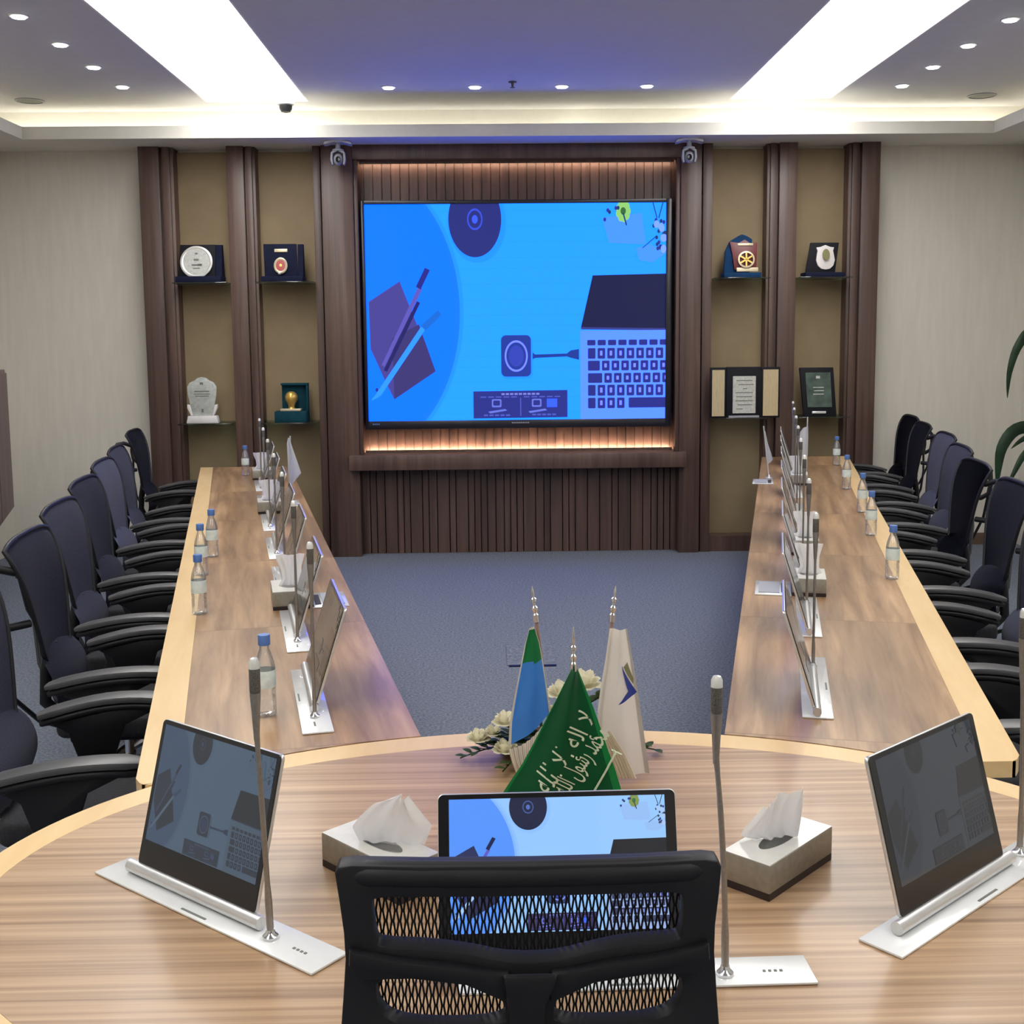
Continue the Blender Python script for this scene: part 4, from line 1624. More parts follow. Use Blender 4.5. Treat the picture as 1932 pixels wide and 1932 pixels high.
aL = math.atan2(-0.198, 0.248)
place_station(-0.451, 1.763, aL, DIMPAL, M['mon_dim'], GX * 0.85, 'dim lift-up monitor standing at the left end of the head table',
              'gooseneck microphone in front of the left head table monitor', 0.535, 0.335, 0.300, 0.235, 0.065, -0.052, (-0.341, 1.669), -0.004, -0.010, 0.1)
aR = math.atan2(0.218, 0.258)
place_station(0.775, 1.79, aR, DIM2, M['mon_dim'], GX * 0.75, 'dark lift-up monitor standing at the right end of the head table',
              'gooseneck microphone at the right edge of the picture by the dark monitor', 0.56, 0.36, 0.322, 0.235, 0.065, -0.052, (0.903, 1.908), 0.0, -0.008, 0.0)
place_station(0.195, 1.552, 0.022, LCD, M['mon_emit'], GX, 'bright blue lift-up monitor in the middle of the head table behind the chair back',
              'upright gooseneck microphone just right of the near chair back', 0.50, 0.37, 0.345, 0.222, 0.070, -0.105, (0.320, 1.545), 0.0, -0.016, 0.0)


# ------------------------------------------------------------------ socket modules let into the arms
def socket_box(x, y, ang, label):
    r = empty('table_socket', (x, y, TT + 0.0005), ang)
    tag(r, label, 'socket box', 'socket boxes on the table arms')
    s = MB()
    s.box(-0.062, 0.062, -0.115, 0.115, 0, 0.004)
    s.build('frame', M['alu_lt'], r, bevel=0.001)
    s = MB()
    s.box(-0.050, 0.022, -0.09, 0.09, 0.004, 0.0065)
    s.build('lid', M['camgrey'], r)
    s = MB()
    s.box(0.028, 0.048, -0.075, 0.075, 0.004, 0.0055)
    s.build('port_strip', M['black'], r)


socket_box(-0.572, 3.965, PI + ang_l, 'silver socket box with a black port strip on the left arm near the second monitor')
socket_box(0.995, 4.055, ang_r, 'silver socket box with a black port strip on the right arm near the second monitor')
socket_box(-1.120, 6.35, PI + ang_l, 'silver socket box on the left arm beside the white pennant')
socket_box(1.660, 7.06, ang_r, 'silver socket box far along the right arm beside the white pennants')


# ------------------------------------------------------------------ bottles
def make_bottle():
    r = empty('water_bottle')
    prof = [(0.0005, 0.004), (0.018, 0.002), (0.0205, 0.006), (0.0205, 0.05), (0.0195, 0.056), (0.0205, 0.062), (0.0205, 0.118), (0.018, 0.135), (0.0125, 0.156),
            (0.0095, 0.165), (0.0095, 0.178)]
    s = MB()
    s.lathe([(a * 1.2, b) for a, b in prof], n=20, cap=False)
    s.build('body', M['pet'], r, angle=70)
    s = MB()
    s.lathe([(0.0249, 0.072), (0.0253, 0.074), (0.0253, 0.112), (0.0249, 0.114)], n=20, cap=False)
    s.build('label_sleeve', M['label'], r, angle=70)
    s = MB()
    s.lathe([(0.0142, 0.174), (0.0146, 0.176), (0.0146, 0.197), (0.0136, 0.199), (0.0005, 0.199)], n=18)
    s.build('cap', M['cap'], r)
    return r


b0 = make_bottle()
BOT = [(-0.549, 2.73, 'clear water bottle with blue cap by the first left monitor'),
       (-0.970, 3.79, 'clear water bottle standing in front of the close pair on the left arm'),
       (-1.120, 4.43, 'clear water bottle on the maple seam, left of the close pair on the left arm'),
       (-1.168, 4.81, 'clear water bottle, right of the close pair on the left arm'),
       (-1.635, 7.72, 'small far water bottle at the end of the left arm'),
       (1.469, 4.197, 'clear water bottle nearest on the maple edge of the right arm'),
       (1.694, 5.128, 'second nearest clear water bottle on the right arm'),
       (1.868, 5.80, 'middle clear water bottle of the five on the right arm'),
       (2.059, 6.686, 'second farthest water bottle on the right arm'),
       (2.366, 7.92, 'farthest pale capped water bottle on the right arm')]
for i, (x, y, lab) in enumerate(BOT):
    b = b0 if i == 0 else copy_tree(b0)
    b.location = (x, y, TT + 0.0005)
    b.rotation_euler = (0, 0, random.uniform(0, 6))
    tag(b, lab, 'bottle', 'water bottles on the tables')


# ------------------------------------------------------------------ tissue boxes
def tissue_sheet(outline, parent, seed, th=0.0012):
    """pleated sheet rising from the slot: outline = [(left x, right x, z, y shift)] from bottom to top"""
    s = MB()
    rr = random.Random(seed)
    ph = rr.uniform(0, 6)
    n = len(outline) - 1

    def fn(u, v):
        t = v * n
        i = min(int(t), n - 1)
        f_ = t - i
        a, b = outline[i], outline[i + 1]
        l = a[0] + (b[0] - a[0]) * f_
        r_ = a[1] + (b[1] - a[1]) * f_
        z = a[2] + (b[2] - a[2]) * f_
        ys = a[3] + (b[3] - a[3]) * f_
        x = l + (r_ - l) * u
        zz = z + (a[4] + (b[4] - a[4]) * f_) * (u - 0.5) if len(a) > 4 else z
        y = ys + 0.010 * math.sin(u * 9 + ph + 2.2 * v) * (0.35 + 0.65 * v) + 0.004 * math.sin(u * 23 + ph * 2)
        return (x, y, zz)
    s.grid(fn, 26, 18)
    return s.build('tissue', M['tissue'], parent, solid=th, angle=50)


def tissue_box(x, y, ang, l, w, h, label, outline, seed, turn=0.0):
    r = empty('tissue_box', (x, y, TT + 0.0005), ang)
    tag(r, label, 'tissue box', 'tissue boxes on the tables')
    s = MB()
    s.box(-l / 2, l / 2, -w / 2, w / 2, 0.012, h - 0.001)
    s.build('carton', M['boxsilver'], r, bevel=0.0015)
    s = MB()
    s.box(-l / 2 + 0.0005, l / 2 - 0.0005, -w / 2 + 0.0005, w / 2 - 0.0005, 0.0, 0.0118)
    s.build('dark_band', M['boxdark'], r)
    s = MB()
    q = [(-l / 2 + 0.0008, -w / 2 + 0.0008), (l / 2 - 0.0008, -w / 2 + 0.0008), (l / 2 - 0.0008, w / 2 - 0.0008), (-l / 2 + 0.0008, w / 2 - 0.0008)]
    s.prism(q, h - 0.001, h)
    s.build('top_panel', M['boxtop'], r)
    s = MB()
    s.prism(ell(0, 0, l * 0.28, w * 0.2, 24), h, h + 0.0006)
    s.build('slot_film', M['film'], r)
    ts = tissue_sheet(outline, r, seed)
    ts.rotation_euler = (0, 0, turn)
    return r


aT = math.atan2(0.147, 0.143)
tissue_box((0.37 + 0.578) / 2, (1.821 + 1.908) / 2, aT, 0.205, 0.088, 0.060, 'silver tissue box on the head table right of the bright monitor',
           [(-0.046, 0.034, 0.0605, 0.0, 0.0), (-0.066, 0.036, 0.072, 0.0, 0.012), (-0.060, 0.040, 0.092, 0.002, 0.030), (-0.048, 0.043, 0.112, 0.004, 0.045),
            (-0.028, 0.045, 0.130, 0.006, 0.030)], 3, -aT * 0.8)
aT2 = math.atan2(-0.147, 0.143)
tissue_box(-0.196, 1.874, aT2, 0.205, 0.088, 0.060, 'silver tissue box on the head table left of the bright monitor',
           [(-0.034, 0.078, 0.0605, 0.0, 0.0), (-0.046, 0.080, 0.075, 0.002, -0.02), (-0.032, 0.090, 0.098, 0.004, -0.012), (-0.006, 0.072, 0.120, 0.004, -0.020),
            (0.028, 0.050, 0.139, 0.004, -0.004)], 11, -aT2 * 0.8)
TALL = [(-0.045, 0.045, 0.061, 0, 0), (-0.030, 0.035, 0.085, 0.004, 0), (-0.034, 0.036, 0.12, 0.006, 0.004), (-0.048, 0.046, 0.155, 0.01, 0.006), (-0.050, 0.048, 0.168, 0.006, 0)]
for x, y, l, wd, sd, lab in ((-0.690, 3.93, 0.20, 0.135, ang_l, 'silver tissue box on the left arm by its second monitor'),
                             (-1.170, 6.075, 0.165, 0.120, ang_l, 'silver tissue box far along the left arm by the white pennant'),
                             (-1.498, 7.56, 0.20, 0.120, ang_l, 'farthest tissue box at the end of the left arm'),
                             (1.110, 4.015, 0.19, 0.115, ang_r, 'silver tissue box on the right arm by its second monitor'),
                             (1.296, 4.755, 0.18, 0.110, ang_r, 'silver tissue box on the right arm behind the third monitor'),
                             (1.848, 6.975, 0.19, 0.120, ang_r, 'silver tissue box far along the right arm under the white pennants')):
    tissue_box(x, y, sd, wd, l, 0.062, lab, TALL, int(abs(x) * 100))


# ------------------------------------------------------------------ flags
def edge_at(poly, t):
    n = len(poly) - 1
    i = min(int(t * n), n - 1)
    f_ = t * n - i
    a, b = poly[i], poly[i + 1]
    return a[0] + (b[0] - a[0]) * f_, a[1] + (b[1] - a[1]) * f_


def flag_cloth(name, left, right, y, colfn, parent, folds=3.0, amp=0.012, bow=0.02, nu=30, nv=36):
    s = MB()

    def fn(u, v):
        a, b = edge_at(left, v), edge_at(right, v)
        x = a[0] + (b[0] - a[0]) * u
        z = a[1] + (b[1] - a[1]) * u
        w = abs(b[0] - a[0])
        return (x, y(u, v) if callable(y) else y + min(amp, w * 0.16) * math.sin(folds * 2 * PI * u + 1.2 * v) - bow * math.sin(PI * u) * min(1, w * 8), z)
    s.grid(fn, nu, nv, colfn)
    return s.build(name, M['cloth'], parent, solid=0.0012, angle=70), fn


def flag_pole(parent, a, b, spear):
    s = MB()
    s.tube([a, b], 0.0036, 8)
    s.build('pole', M['pole'], parent)
    d = (Vector(b) - Vector(a)).normalized()
    s = MB()
    s.m = Matrix.Translation(b) @ d.to_track_quat('Z', 'Y').to_matrix().to_4x4()
    pr = [(0.0065, -0.015), (0.0065, 0.0), (0.004, 0.003), (0.0042, 0.007), (0.0068, 0.011), (0.0068, 0.015), (0.0035, 0.019), (0.0035, 0.025), (0.006, 0.028),
          (0.006, 0.033), (0.003, 0.036), (0.0026, 0.040), (0.0036, 0.045), (0.0012, 0.045 + spear), (0.0003, 0.048 + spear)]
    s.lathe(pr, n=12)
    s.build('finial', M['chrome'], parent)
    s = MB()
    s.lathe([(0.030, 0), (0.030, 0.006), (0.012, 0.012), (0.008, 0.03)], c=(a[0], a[1], TT + 0.0005 - parent.location.z), n=20)
    s.build('foot', M['alu'], parent)


GREEN, DKGREEN, BLUE, FRINGE, WHITEC = S(28, 140, 80), S(0, 104, 58), S(84, 160, 225), S(225, 220, 208), S(240, 236, 228)

# left flag, green over blue with pale fringe
f1 = empty('table_flag', (0.125, 2.31, TT + 0.0005))
tag(f1, 'small blue and green table flag with pale fringe, left of three on the head table', 'flag', 'flags on the head table')
OX, OZ = 0.125, TT + 0.0005


def loc(pts, ox, oz):
    return [(x - ox, z - oz) for x, z in pts]


flag_pole(f1, (0.0, 0.0, 0.002), (-0.040, 0.0, 0.340), 0.012)
L1 = loc([(0.072, 1.066), (0.062, 1.030), (0.052, 0.980), (0.040, 0.920), (0.030, 0.865), (0.027, 0.815)], OX, OZ)
R1 = loc([(0.081, 1.070), (0.092, 1.035), (0.098, 1.000), (0.104, 0.960), (0.109, 0.925), (0.114, 0.888)], OX, OZ)


def c1(u, v):
    if u < 0.07 or u > 0.95 or v < 0.02:
        return FRINGE
    vv = v + 0.05 * (0.5 - u)
    return GREEN if vv < 0.37 else BLUE
flag_cloth('cloth', L1, R1, -0.012, c1, f1, folds=1.0, amp=0.010, bow=0.012)
s = MB()
Lf = loc([(0.027, 0.815), (0.033, 0.79), (0.042, 0.765)], OX, OZ)
Rf = loc([(0.114, 0.888), (0.108, 0.866), (0.100, 0.848)], OX, OZ)


def ffn(u, v):
    a, b = edge_at(Lf, v), edge_at(Rf, v)
    return (a[0] + (b[0] - a[0]) * u, -0.016 + 0.003 * math.sin(u * 60) - 0.012 * math.sin(PI * u), a[1] + (b[1] - a[1]) * u - 0.012 * math.sin(PI * u))
s.grid(ffn, 40, 4, lambda u, v: S(252, 247, 238) if int(u * 40) % 2 else S(228, 218, 200))
s.build('fringe', M['cloth'], f1, solid=0.001)
Lh = loc([(0.048, 0.80), (0.047, 0.78), (0.05, 0.755)], OX, OZ)
Rh = loc([(0.108, 0.85), (0.115, 0.80), (0.12, 0.755)], OX, OZ)
flag_cloth('hem', Lh, Rh, 0.006, lambda u, v: S(34, 84, 140), f1, folds=1.5, amp=0.008, bow=0.0, nu=16, nv=10)

# right flag, cream with a blue chevron
f3 = empty('table_flag', (0.205, 2.31, TT + 0.0005))
tag(f3, 'small cream table flag with a blue chevron, right of three on the head table', 'flag', 'flags on the head table')
OX = 0.205
flag_pole(f3, (0.0, 0.0, 0.002), (0.036, 0.0, 0.338), 0.012)
L3 = loc([(0.234, 1.062), (0.226, 1.00), (0.216, 0.94), (0.210, 0.89), (0.214, 0.83), (0.226, 0.757)], OX, OZ)
R3 = loc([(0.270, 1.060), (0.281, 1.00), (0.290, 0.945), (0.298, 0.89), (0.306, 0.83), (0.316, 0.757)], OX, OZ)
_, fn3 = flag_cloth('cloth', L3, R3, -0.010, lambda u, v: WHITEC if u < 0.9 else S(200, 194, 184), f3, folds=1.3, amp=0.008, bow=0.014)


s = MB()
Lf3 = loc([(0.214, 0.835), (0.222, 0.80), (0.235, 0.757)], OX, OZ)
Rf3 = loc([(0.232, 0.86), (0.262, 0.81), (0.286, 0.757)], OX, OZ)
s.grid(lambda u, v: (edge_at(Lf3, v)[0] + (edge_at(Rf3, v)[0] - edge_at(Lf3, v)[0]) * u, -0.034 + 0.002 * math.sin(u * 50),
                     edge_at(Lf3, v)[1] + (edge_at(Rf3, v)[1] - edge_at(Lf3, v)[1]) * u), 30, 6,
       lambda u, v: S(252, 246, 232) if int(u * 30) % 2 else S(232, 222, 202))
s.build('fringe', M['cloth'], f3, solid=0.001)


def on_cloth(fn, pts, off):
    return [tuple(Vector(fn(u, v)) + Vector((0, off, 0))) for u, v in pts]


def decal(name, polys, fn, cols, parent, off=-0.0022, sub=5):
    s = MB()
    for p, c in zip(polys, cols):
        s.col = c
        n = len(p)
        cx, cy = sum(a for a, _ in p) / n, sum(b for _, b in p) / n
        pts = []
        for i in range(n):
            a, b = p[i], p[(i + 1) % n]
            for k in range(sub):
                pts.append((a[0] + (b[0] - a[0]) * k / sub, a[1] + (b[1] - a[1]) * k / sub))
        rings = []
        for t in (1.0, 0.66, 0.33):
            rings.append([s.v(Vector(fn(cx + (a - cx) * t, cy + (b - cy) * t)) + Vector((0, off, 0))) for a, b in pts])
        for A, B in zip(rings, rings[1:]):
            for k in range(len(A)):
                s.f([A[k], A[(k + 1) % len(A)], B[(k + 1) % len(A)], B[k]])
        s.f(rings[-1])
    return s.build(name, M['cloth'], parent, recalc=False, angle=80)


decal('emblem', [[(0.55, 0.235), (0.97, 0.46), (0.90, 0.475), (0.45, 0.53), (0.75, 0.455)], [(0.62, 0.25), (0.78, 0.225), (0.93, 0.36), (0.90, 0.40)]], fn3,
      [S(34, 58, 150), S(128, 128, 88)], f3)

# middle flag, green with white script and a sword
f2 = empty('table_flag', (0.153, 2.19, TT + 0.0005))
tag(f2, 'small green table flag with white script, middle of three on the head table', 'flag', 'flags on the head table')
OX = 0.153
flag_pole(f2, (0.0, 0.0, 0.002), (0.0, 0.0, 0.272), 0.026)
L2 = loc([(0.148, 1.016), (0.120, 0.958), (0.096, 0.910), (0.076, 0.870), (0.052, 0.825), (0.022, 0.780), (0.010, 0.760)], OX, OZ)
R2 = loc([(0.160, 1.016), (0.172, 0.985), (0.190, 0.940), (0.205, 0.895), (0.218, 0.855), (0.232, 0.815), (0.248, 0.760)], OX, OZ)


def y2(u, v):
    w = 0.012 + 0.2 * v
    return -0.014 + min(0.010, w * 0.12) * math.sin(3.1 * PI * u + 1.5 * v) - 0.020 * math.sin(PI * u)
_, fn2 = flag_cloth('cloth', L2, R2, y2, lambda u, v: DKGREEN if 0.03 < u < 0.93 else S(26, 150, 80), f2)


def cloth_y(x, z):
    best = None
    lo, hi = 0.0, 1.0
    for _ in range(24):
        v = 0.5 * (lo + hi)
        zz = 0.5 * (edge_at(L2, v)[1] + edge_at(R2, v)[1])
        if zz > z:
            lo = v
        else:
            hi = v
    a, b = edge_at(L2, v), edge_at(R2, v)
    u = (x - a[0]) / max(1e-4, b[0] - a[0])
    return y2(min(1, max(0, u)), v)


FORMS = {'laam_alif': '\uFEFB', 'elah': '\uFE87\uFEDF\uFEEA', 'ella': '\uFE87\uFEFB', 'allah': '\uFE8D\uFEDF\uFEE0\uFEEA',
         'muh': '\uFEE3\uFEA4\uFEE4\uFEAA', 'rasul': '\uFEAD\uFEB3\uFEEE\uFEDD'}
LINES = [' '.join([FORMS['laam_alif'], FORMS['elah'], FORMS['ella'], FORMS['allah']])[::-1],
         ' '.join([FORMS['muh'], FORMS['rasul'], FORMS['allah']])[::-1]]
s = MB()
th = math.radians(55)
for li, text in enumerate(LINES):
    cu = bpy.data.curves.new('script', 'FONT')
    cu.body = text
    cu.size = 0.060
    cu.offset = 0.0002
    cu.resolution_u = 3
    ob = bpy.data.objects.new('script', cu)
    COL.objects.link(ob)
    bpy.context.view_layer.update()
    me = bpy.data.meshes.new_from_object(ob.evaluated_get(bpy.context.evaluated_depsgraph_get()))
    bpy.data.objects.remove(ob)
    xs = [v.co.x for v in me.vertices]
    ys = [v.co.y for v in me.vertices]
    if not xs:
        continue
    x0, x1, y0, y1 = min(xs), max(xs), min(ys), max(ys)
    ln = 0.168 if li == 0 else 0.146
    base = (-0.036, 0.016) if li == 0 else (-0.004, 0.010)
    hgt = 0.062 if li == 0 else 0.056
    vs = []
    for v in me.vertices:
        a = (v.co.x - x0) / (x1 - x0) * ln
        b = (v.co.y - y0) / (y1 - y0) * hgt
        X = base[0] + a * math.cos(th) - b * math.sin(th)
        Z = base[1] + a * math.sin(th) + b * math.cos(th)
        vs.append(s.v((X, cloth_y(X, Z) - 0.0025, Z)))
    for p in me.polygons:
        s.f([vs[i] for i in p.vertices])
s.build('script', M['flagtext'], f2, recalc=False)
s = MB()
pts = [(0.030 + 0.050 * k / 8, 0.012 + 0.092 * k / 8) for k in range(9)]
s.tube([(x, cloth_y(x, z) - 0.003, z) for x, z in pts], [0.0012] + [0.0022] * 7 + [0.003], 6)
x, z = pts[-1]
s.tube([(x - 0.010, cloth_y(x, z) - 0.003, z + 0.004), (x + 0.010, cloth_y(x, z) - 0.003, z - 0.006)], 0.0018, 6)
s.build('sword', M['flagtext'], f2)


# white pennants far along the arms
def pennant(x, y, label, left, right, bow, pole_top):
    r = empty('white_pennant', (x, y, TT + 0.0005))
    tag(r, label, 'flag', 'white pennants on the table arms')
    s = MB()
    s.tube([(0, 0, 0.0), (pole_top[0], 0, pole_top[1])], 0.004, 8)
    s.build('pole', M['rim'], r)
    s = MB()
    s.lathe([(0.028, 0), (0.028, 0.006), (0.01, 0.012), (0.006, 0.025)], n=18)
    s.build('foot', M['alu'], r)
    flag_cloth('cloth', left, right, -0.006, lambda u, v: S(226, 226, 224), r, folds=1.0, amp=0.006, bow=bow, nu=14, nv=16)


pennant(-1.174, 6.695, 'white triangular pennant on the left table arm',
        [(0.006, 0.335), (-0.002, 0.30), (0.0, 0.20), (0.0, 0.10), (0.002, 0.03)], [(0.014, 0.335), (0.032, 0.27), (0.054, 0.20), (0.075, 0.13), (0.018, 0.06)], 0.0,
        (0.018, 0.345))
pennant(1.950, 7.15, 'broad white pennant on a pole on the right table arm',
        [(-0.030, 0.320), (-0.070, 0.26), (-0.062, 0.20), (-0.055, 0.15)], [(0.004, 0.335), (0.006, 0.27), (0.006, 0.21), (0.006, 0.15)], 0.0, (0.0, 0.39))
pennant(1.735, 7.22, 'narrow white pennant leaning left on the right table arm',
        [(-0.035, 0.30), (-0.030, 0.22), (-0.022, 0.13), (-0.010, 0.09)], [(-0.030, 0.30), (-0.012, 0.22), (0.010, 0.16), (0.020, 0.12)], 0.0, (-0.040, 0.33))

# ------------------------------------------------------------------ flower arrangement behind the flags
fa = empty('flower_arrangement', (0.10, 2.45, TT + 0.0005))
tag(fa, 'low arrangement of cream roses and green sprigs behind the table flags', 'flowers')
s = MB()
s.lathe([(0.06, 0.0), (0.075, 0.01), (0.085, 0.035), (0.078, 0.038), (0.06, 0.02)], n=24, sx=1.3, sy=0.7)
s.build('bowl', M['pot'], fa)


def rose(x, y, z, rad, seed):
    rr = random.Random(seed)
    s = MB()
    for ring, (k, rr_, hh, open_) in enumerate(((3, 0.30, 0.95, 0.2), (5, 0.58, 0.85, 0.5), (6, 0.85, 0.62, 0.9), (7, 1.0, 0.40, 1.25))):
        for i in range(k):
            a = 2 * PI * i / k + ring * 0.7 + rr.uniform(-0.2, 0.2)

            def fn(u, v, a=a, rr_=rr_, hh=hh, open_=open_):
                wdt = (0.95 * math.sin(PI * (0.15 + 0.75 * v))) * 1.0
                aa = a + (u - 0.5) * wdt * 1.7
                rd = rad * (0.12 + rr_ * (0.35 + 0.65 * v ** 0.8) + 0.10 * open_ * v * v)
                return (x + rd * math.cos(aa), y + rd * math.sin(aa), z - rad * 0.5 + rad * hh * 1.35 * v ** 0.9 - rad * 0.22 * open_ * v ** 4)
            s.grid(fn, 5, 5)
    return s.build('rose', M['petal'], fa, solid=0.0008, angle=70)


for i, (x, z, y, rd) in enumerate([(0.195, 0.905, 2.43, 0.034), (0.146, 0.888, 2.42, 0.030), (0.022, 0.842, 2.37, 0.024), (0.022, 0.790, 2.345, 0.024), (-0.036, 0.806, 2.37, 0.022),
                                   (-0.004, 0.812, 2.385, 0.018), (0.10, 0.85, 2.41, 0.028)]):
    rose(x - 0.10, y - 2.42, z - TT, rd, i + 20)
    s = MB()
    s.tube([(0.0, 0.0, 0.03), ((x - 0.10) * 0.6, (y - 2.42) * 0.6, (z - TT) * 0.6), (x - 0.10, y - 2.42, z - TT - rd * 0.5)], 0.003, 6)
    s.build('rose_stem', M['leaf2'], fa)


def sprig(a, b, n, size, seed):
    rr = random.Random(seed)
    s = MB()
    A, B = Vector(a), Vector(b)
    mid = (A + B) / 2 + Vector((0, 0, 0.015))
    pts = [A * (1 - t) ** 2 + mid * 2 * t * (1 - t) + B * t * t for t in [k / 8 for k in range(9)]]
    s.tube(pts, 0.0016, 5)
    for k in range(n):
        t = 0.2 + 0.8 * k / n
        p = A * (1 - t) ** 2 + mid * 2 * t * (1 - t) + B * t * t
        d = (B - A).normalized()
        side = d.cross(Vector((0, 0, 1))).normalized() * (1 if k % 2 else -1)
        dirv = (d * 0.7 + side * 0.8 + Vector((0, 0, rr.uniform(-0.1, 0.5)))).normalized()
        w = dirv.cross(Vector((0, 0, 1))).normalized() * size * 0.24
        L_ = size * (1.15 - 0.5 * t)

        def fn(u, v, p=p, dirv=dirv, w=w, L_=L_):
            return p + dirv * L_ * v + w * (u - 0.5) * 2 * math.sin(PI * (0.05 + 0.95 * v)) + Vector((0, 0, 0.1 * L_ * math.sin(PI * v)))
        s.grid(fn, 2, 5)
    s.build('leaf_sprig', M['leaf2'], fa, solid=0.0006, angle=70)


for i, (e, n) in enumerate([((-0.175, -0.06, 0.012), 16), ((-0.13, -0.05, 0.035), 14), ((-0.09, -0.05, 0.055), 14), ((-0.085, -0.14, 0.012), 12), ((0.235, -0.02, 0.022), 14),
                            ((0.262, -0.02, 0.006), 12), ((0.14, 0.02, 0.12), 14), ((-0.06, -0.02, 0.08), 12), ((0.06, 0.0, 0.11), 12)]):
    sprig((0.0, 0.0, 0.03), e, n, 0.036, i)

# ------------------------------------------------------------------ floor box in the carpet
fb = empty('floor_box', (0.19, 5.93, 0.0))
tag(fb, 'square floor box lid with a dark front edge in the carpet', 'floor box')
s = MB()
s.box(-0.125, 0.125, -0.20, 0.21, 0.0, 0.006)
s.build('lid', M['carpet'], fb)
s = MB()
s.box(-0.115, 0.122, -0.222, -0.201, 0.0, 0.005)
s.build('hinge_edge', M['black'], fb)

# ------------------------------------------------------------------ plant by the right wall
pl = empty('potted_plant', (3.80, 7.6, 0))
tag(pl, 'tall potted plant with long drooping dark leaves at the right wall', 'plant')
s = MB()
s.lathe([(0.12, 0), (0.15, 0.05), (0.18, 0.32), (0.185, 0.36), (0.165, 0.36), (0.16, 0.33)], n=28, cap=False)
s.lathe([(0.12, 0.0), (0.12, 0.004)], n=28)
s.build('pot', M['pot'], pl)
s = MB()
s.lathe([(0.001, 0.325), (0.161, 0.325), (0.161, 0.33), (0.001, 0.335)], n=24)
s.build('soil', M['soil'], pl)
for x, y, h in ((0.0, 0.0, 1.55), (0.05, 0.04, 1.0), (-0.03, 0.03, 0.75)):
    s = MB()
    s.tube([(x, y, 0.33), (x * 1.1 + 0.01, y, h * 0.6), (x * 1.2, y, h)], [0.018, 0.015, 0.012], 8)
    s.build('stem', M['stem'], pl)


def leaf(pts, w):
    P3 = [Vector(p) for p in pts]
    s = MB()
    n = len(P3) - 1

    def c(t):
        k = min(int(t * n), n - 1)
        f_ = t * n - k
        p0, p1, p2, p3 = P3[max(k - 1, 0)], P3[k], P3[k + 1], P3[min(k + 2, n)]
        return 0.5 * ((2 * p1) + (p2 - p0) * f_ + (2 * p0 - 5 * p1 + 4 * p2 - p3) * f_ ** 2 + (3 * p1 - p0 - 3 * p2 + p3) * f_ ** 3)

    def fn(u, v):
        p = c(v)
        d = (c(min(1, v + 0.02)) - c(max(0, v - 0.02))).normalized()
        side = d.cross(Vector((0.25, 1, 0.1))).normalized()
        ww = w * math.sin(PI * min(1, 0.12 + 0.88 * v) ** 0.8) ** 0.8 if v < 0.99 else 0.002
        return p + side * ww * (u - 0.5) * 2 + Vector((0, -0.3 * ww * (1 - abs(2 * u - 1)), 0))
    s.grid(fn, 4, 18)
    s.build('leaf', M['leaf'], pl, solid=0.0015, angle=70)


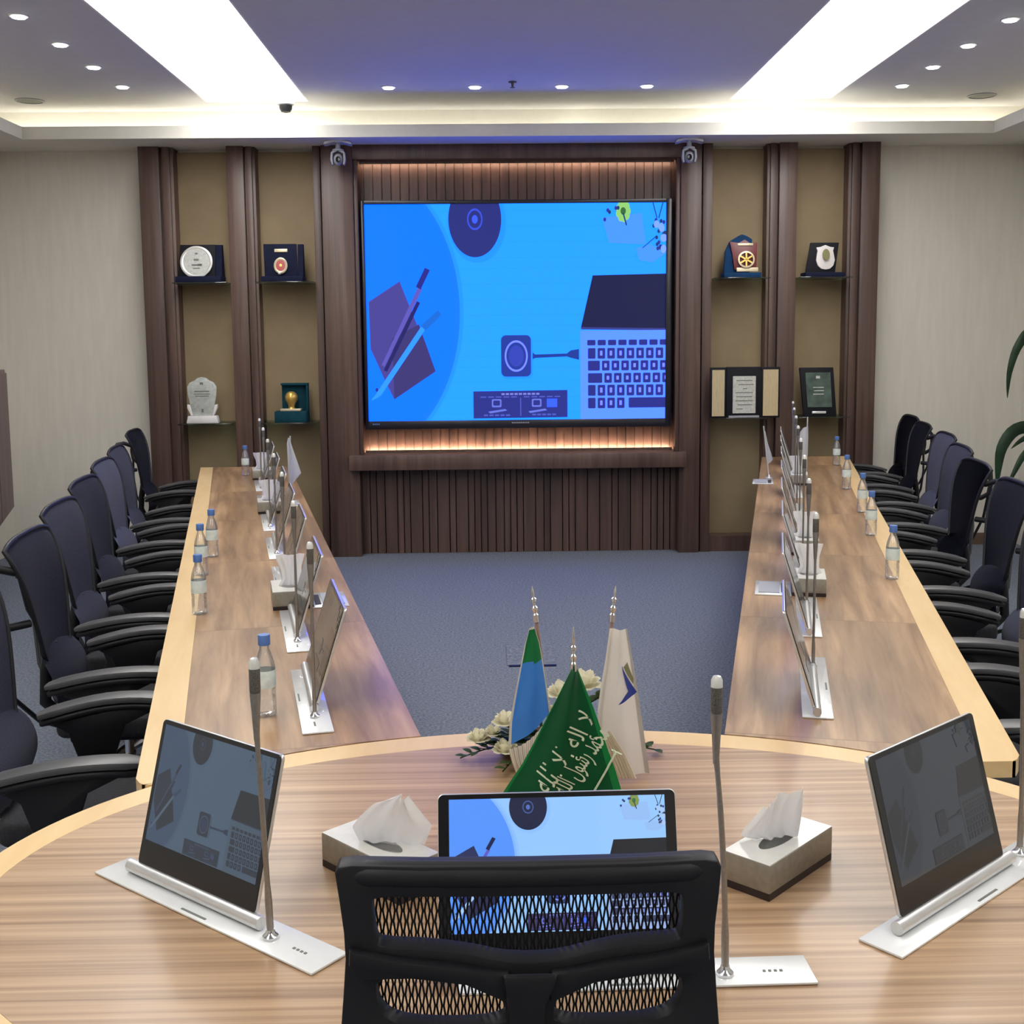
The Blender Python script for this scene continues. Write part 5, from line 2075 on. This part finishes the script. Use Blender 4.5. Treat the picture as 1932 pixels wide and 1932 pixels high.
PX, PY = 3.80, 7.6
LV = [([(0.0, 0, 1.52), (-0.25, -0.02, 1.66), (-0.36, -0.03, 1.57), (-0.415, -0.03, 1.40), (-0.425, -0.03, 1.22)], 0.030),
      ([(0.0, 0, 1.52), (-0.16, -0.03, 1.62), (-0.27, -0.05, 1.50), (-0.315, -0.06, 1.32), (-0.295, -0.06, 1.18)], 0.026),
      ([(0.0, 0.02, 1.0), (-0.22, -0.02, 1.03), (-0.37, -0.04, 1.01), (-0.455, -0.05, 0.90), (-0.475, -0.05, 0.76), (-0.478, -0.05, 0.62)], 0.042),
      ([(0.0, 0.02, 0.95), (-0.18, -0.03, 1.0), (-0.32, -0.05, 0.95), (-0.40, -0.06, 0.89)], 0.022),
      ([(-0.02, 0.02, 0.75), (-0.2, -0.02, 0.90), (-0.30, -0.04, 0.85), (-0.37, -0.05, 0.73), (-0.42, -0.05, 0.62)], 0.024),
      ([(0, 0, 1.5), (0.1, -0.05, 1.75), (0.2, -0.1, 1.65), (0.24, -0.12, 1.4)], 0.03),
      ([(0, 0, 1.5), (-0.05, -0.15, 1.8), (-0.1, -0.3, 1.75), (-0.12, -0.4, 1.5)], 0.03),
      ([(0, 0, 1.0), (0.1, -0.1, 1.2), (0.2, -0.2, 1.1), (0.22, -0.25, 0.9)], 0.03),
      ([(0, 0, 0.98), (-0.02, -0.2, 1.15), (-0.05, -0.35, 1.0), (-0.06, -0.4, 0.8)], 0.03)]
for p, w in LV:
    leaf(p, w)

# ------------------------------------------------------------------ world, light helpers, camera
w = bpy.data.worlds.new('room_world')
w.use_nodes = True
w.node_tree.nodes['Background'].inputs['Color'].default_value = (0.5, 0.5, 0.55, 1)
w.node_tree.nodes['Background'].inputs['Strength'].default_value = 0.02
SC.world = w

cam = bpy.data.cameras.new('camera')
co = bpy.data.objects.new('camera', cam)
COL.objects.link(co)
cam.sensor_width = 36
cam.sensor_fit = 'HORIZONTAL'
cam.lens = 2200 / 1932 * 36
cam.shift_y = -78 / 1932
cam.clip_start = 0.05
yaw, tn, roll = 38 / 2200, 0.115, 0.0095
right0 = Vector((math.cos(yaw), -math.sin(yaw), 0))
fw0 = Vector((math.sin(yaw), math.cos(yaw), 0))
pa = math.atan(tn)
fw = fw0 * math.cos(pa) - Vector((0, 0, 1)) * math.sin(pa)
up0 = right0.cross(fw)
cr = math.sqrt(1 - roll * roll)
rv = right0 * cr - up0 * roll
uv = right0 * roll + up0 * cr
R = Matrix((rv, uv, -fw)).transposed()
co.matrix_world = Matrix.Translation((0, 0, 1.65)) @ R.to_4x4()
SC.camera = co

SC.view_settings.view_transform = 'Standard'
SC.view_settings.look = 'None'
SC.view_settings.exposure = EXPO
SC.view_settings.gamma = 1.0
SC.view_settings.use_curve_mapping = False
SC.cycles.max_bounces = 8
SC.cycles.diffuse_bounces = 4
SC.cycles.glossy_bounces = 4
SC.cycles.transparent_max_bounces = 16
SC.cycles.caustics_reflective = False
SC.cycles.caustics_refractive = False
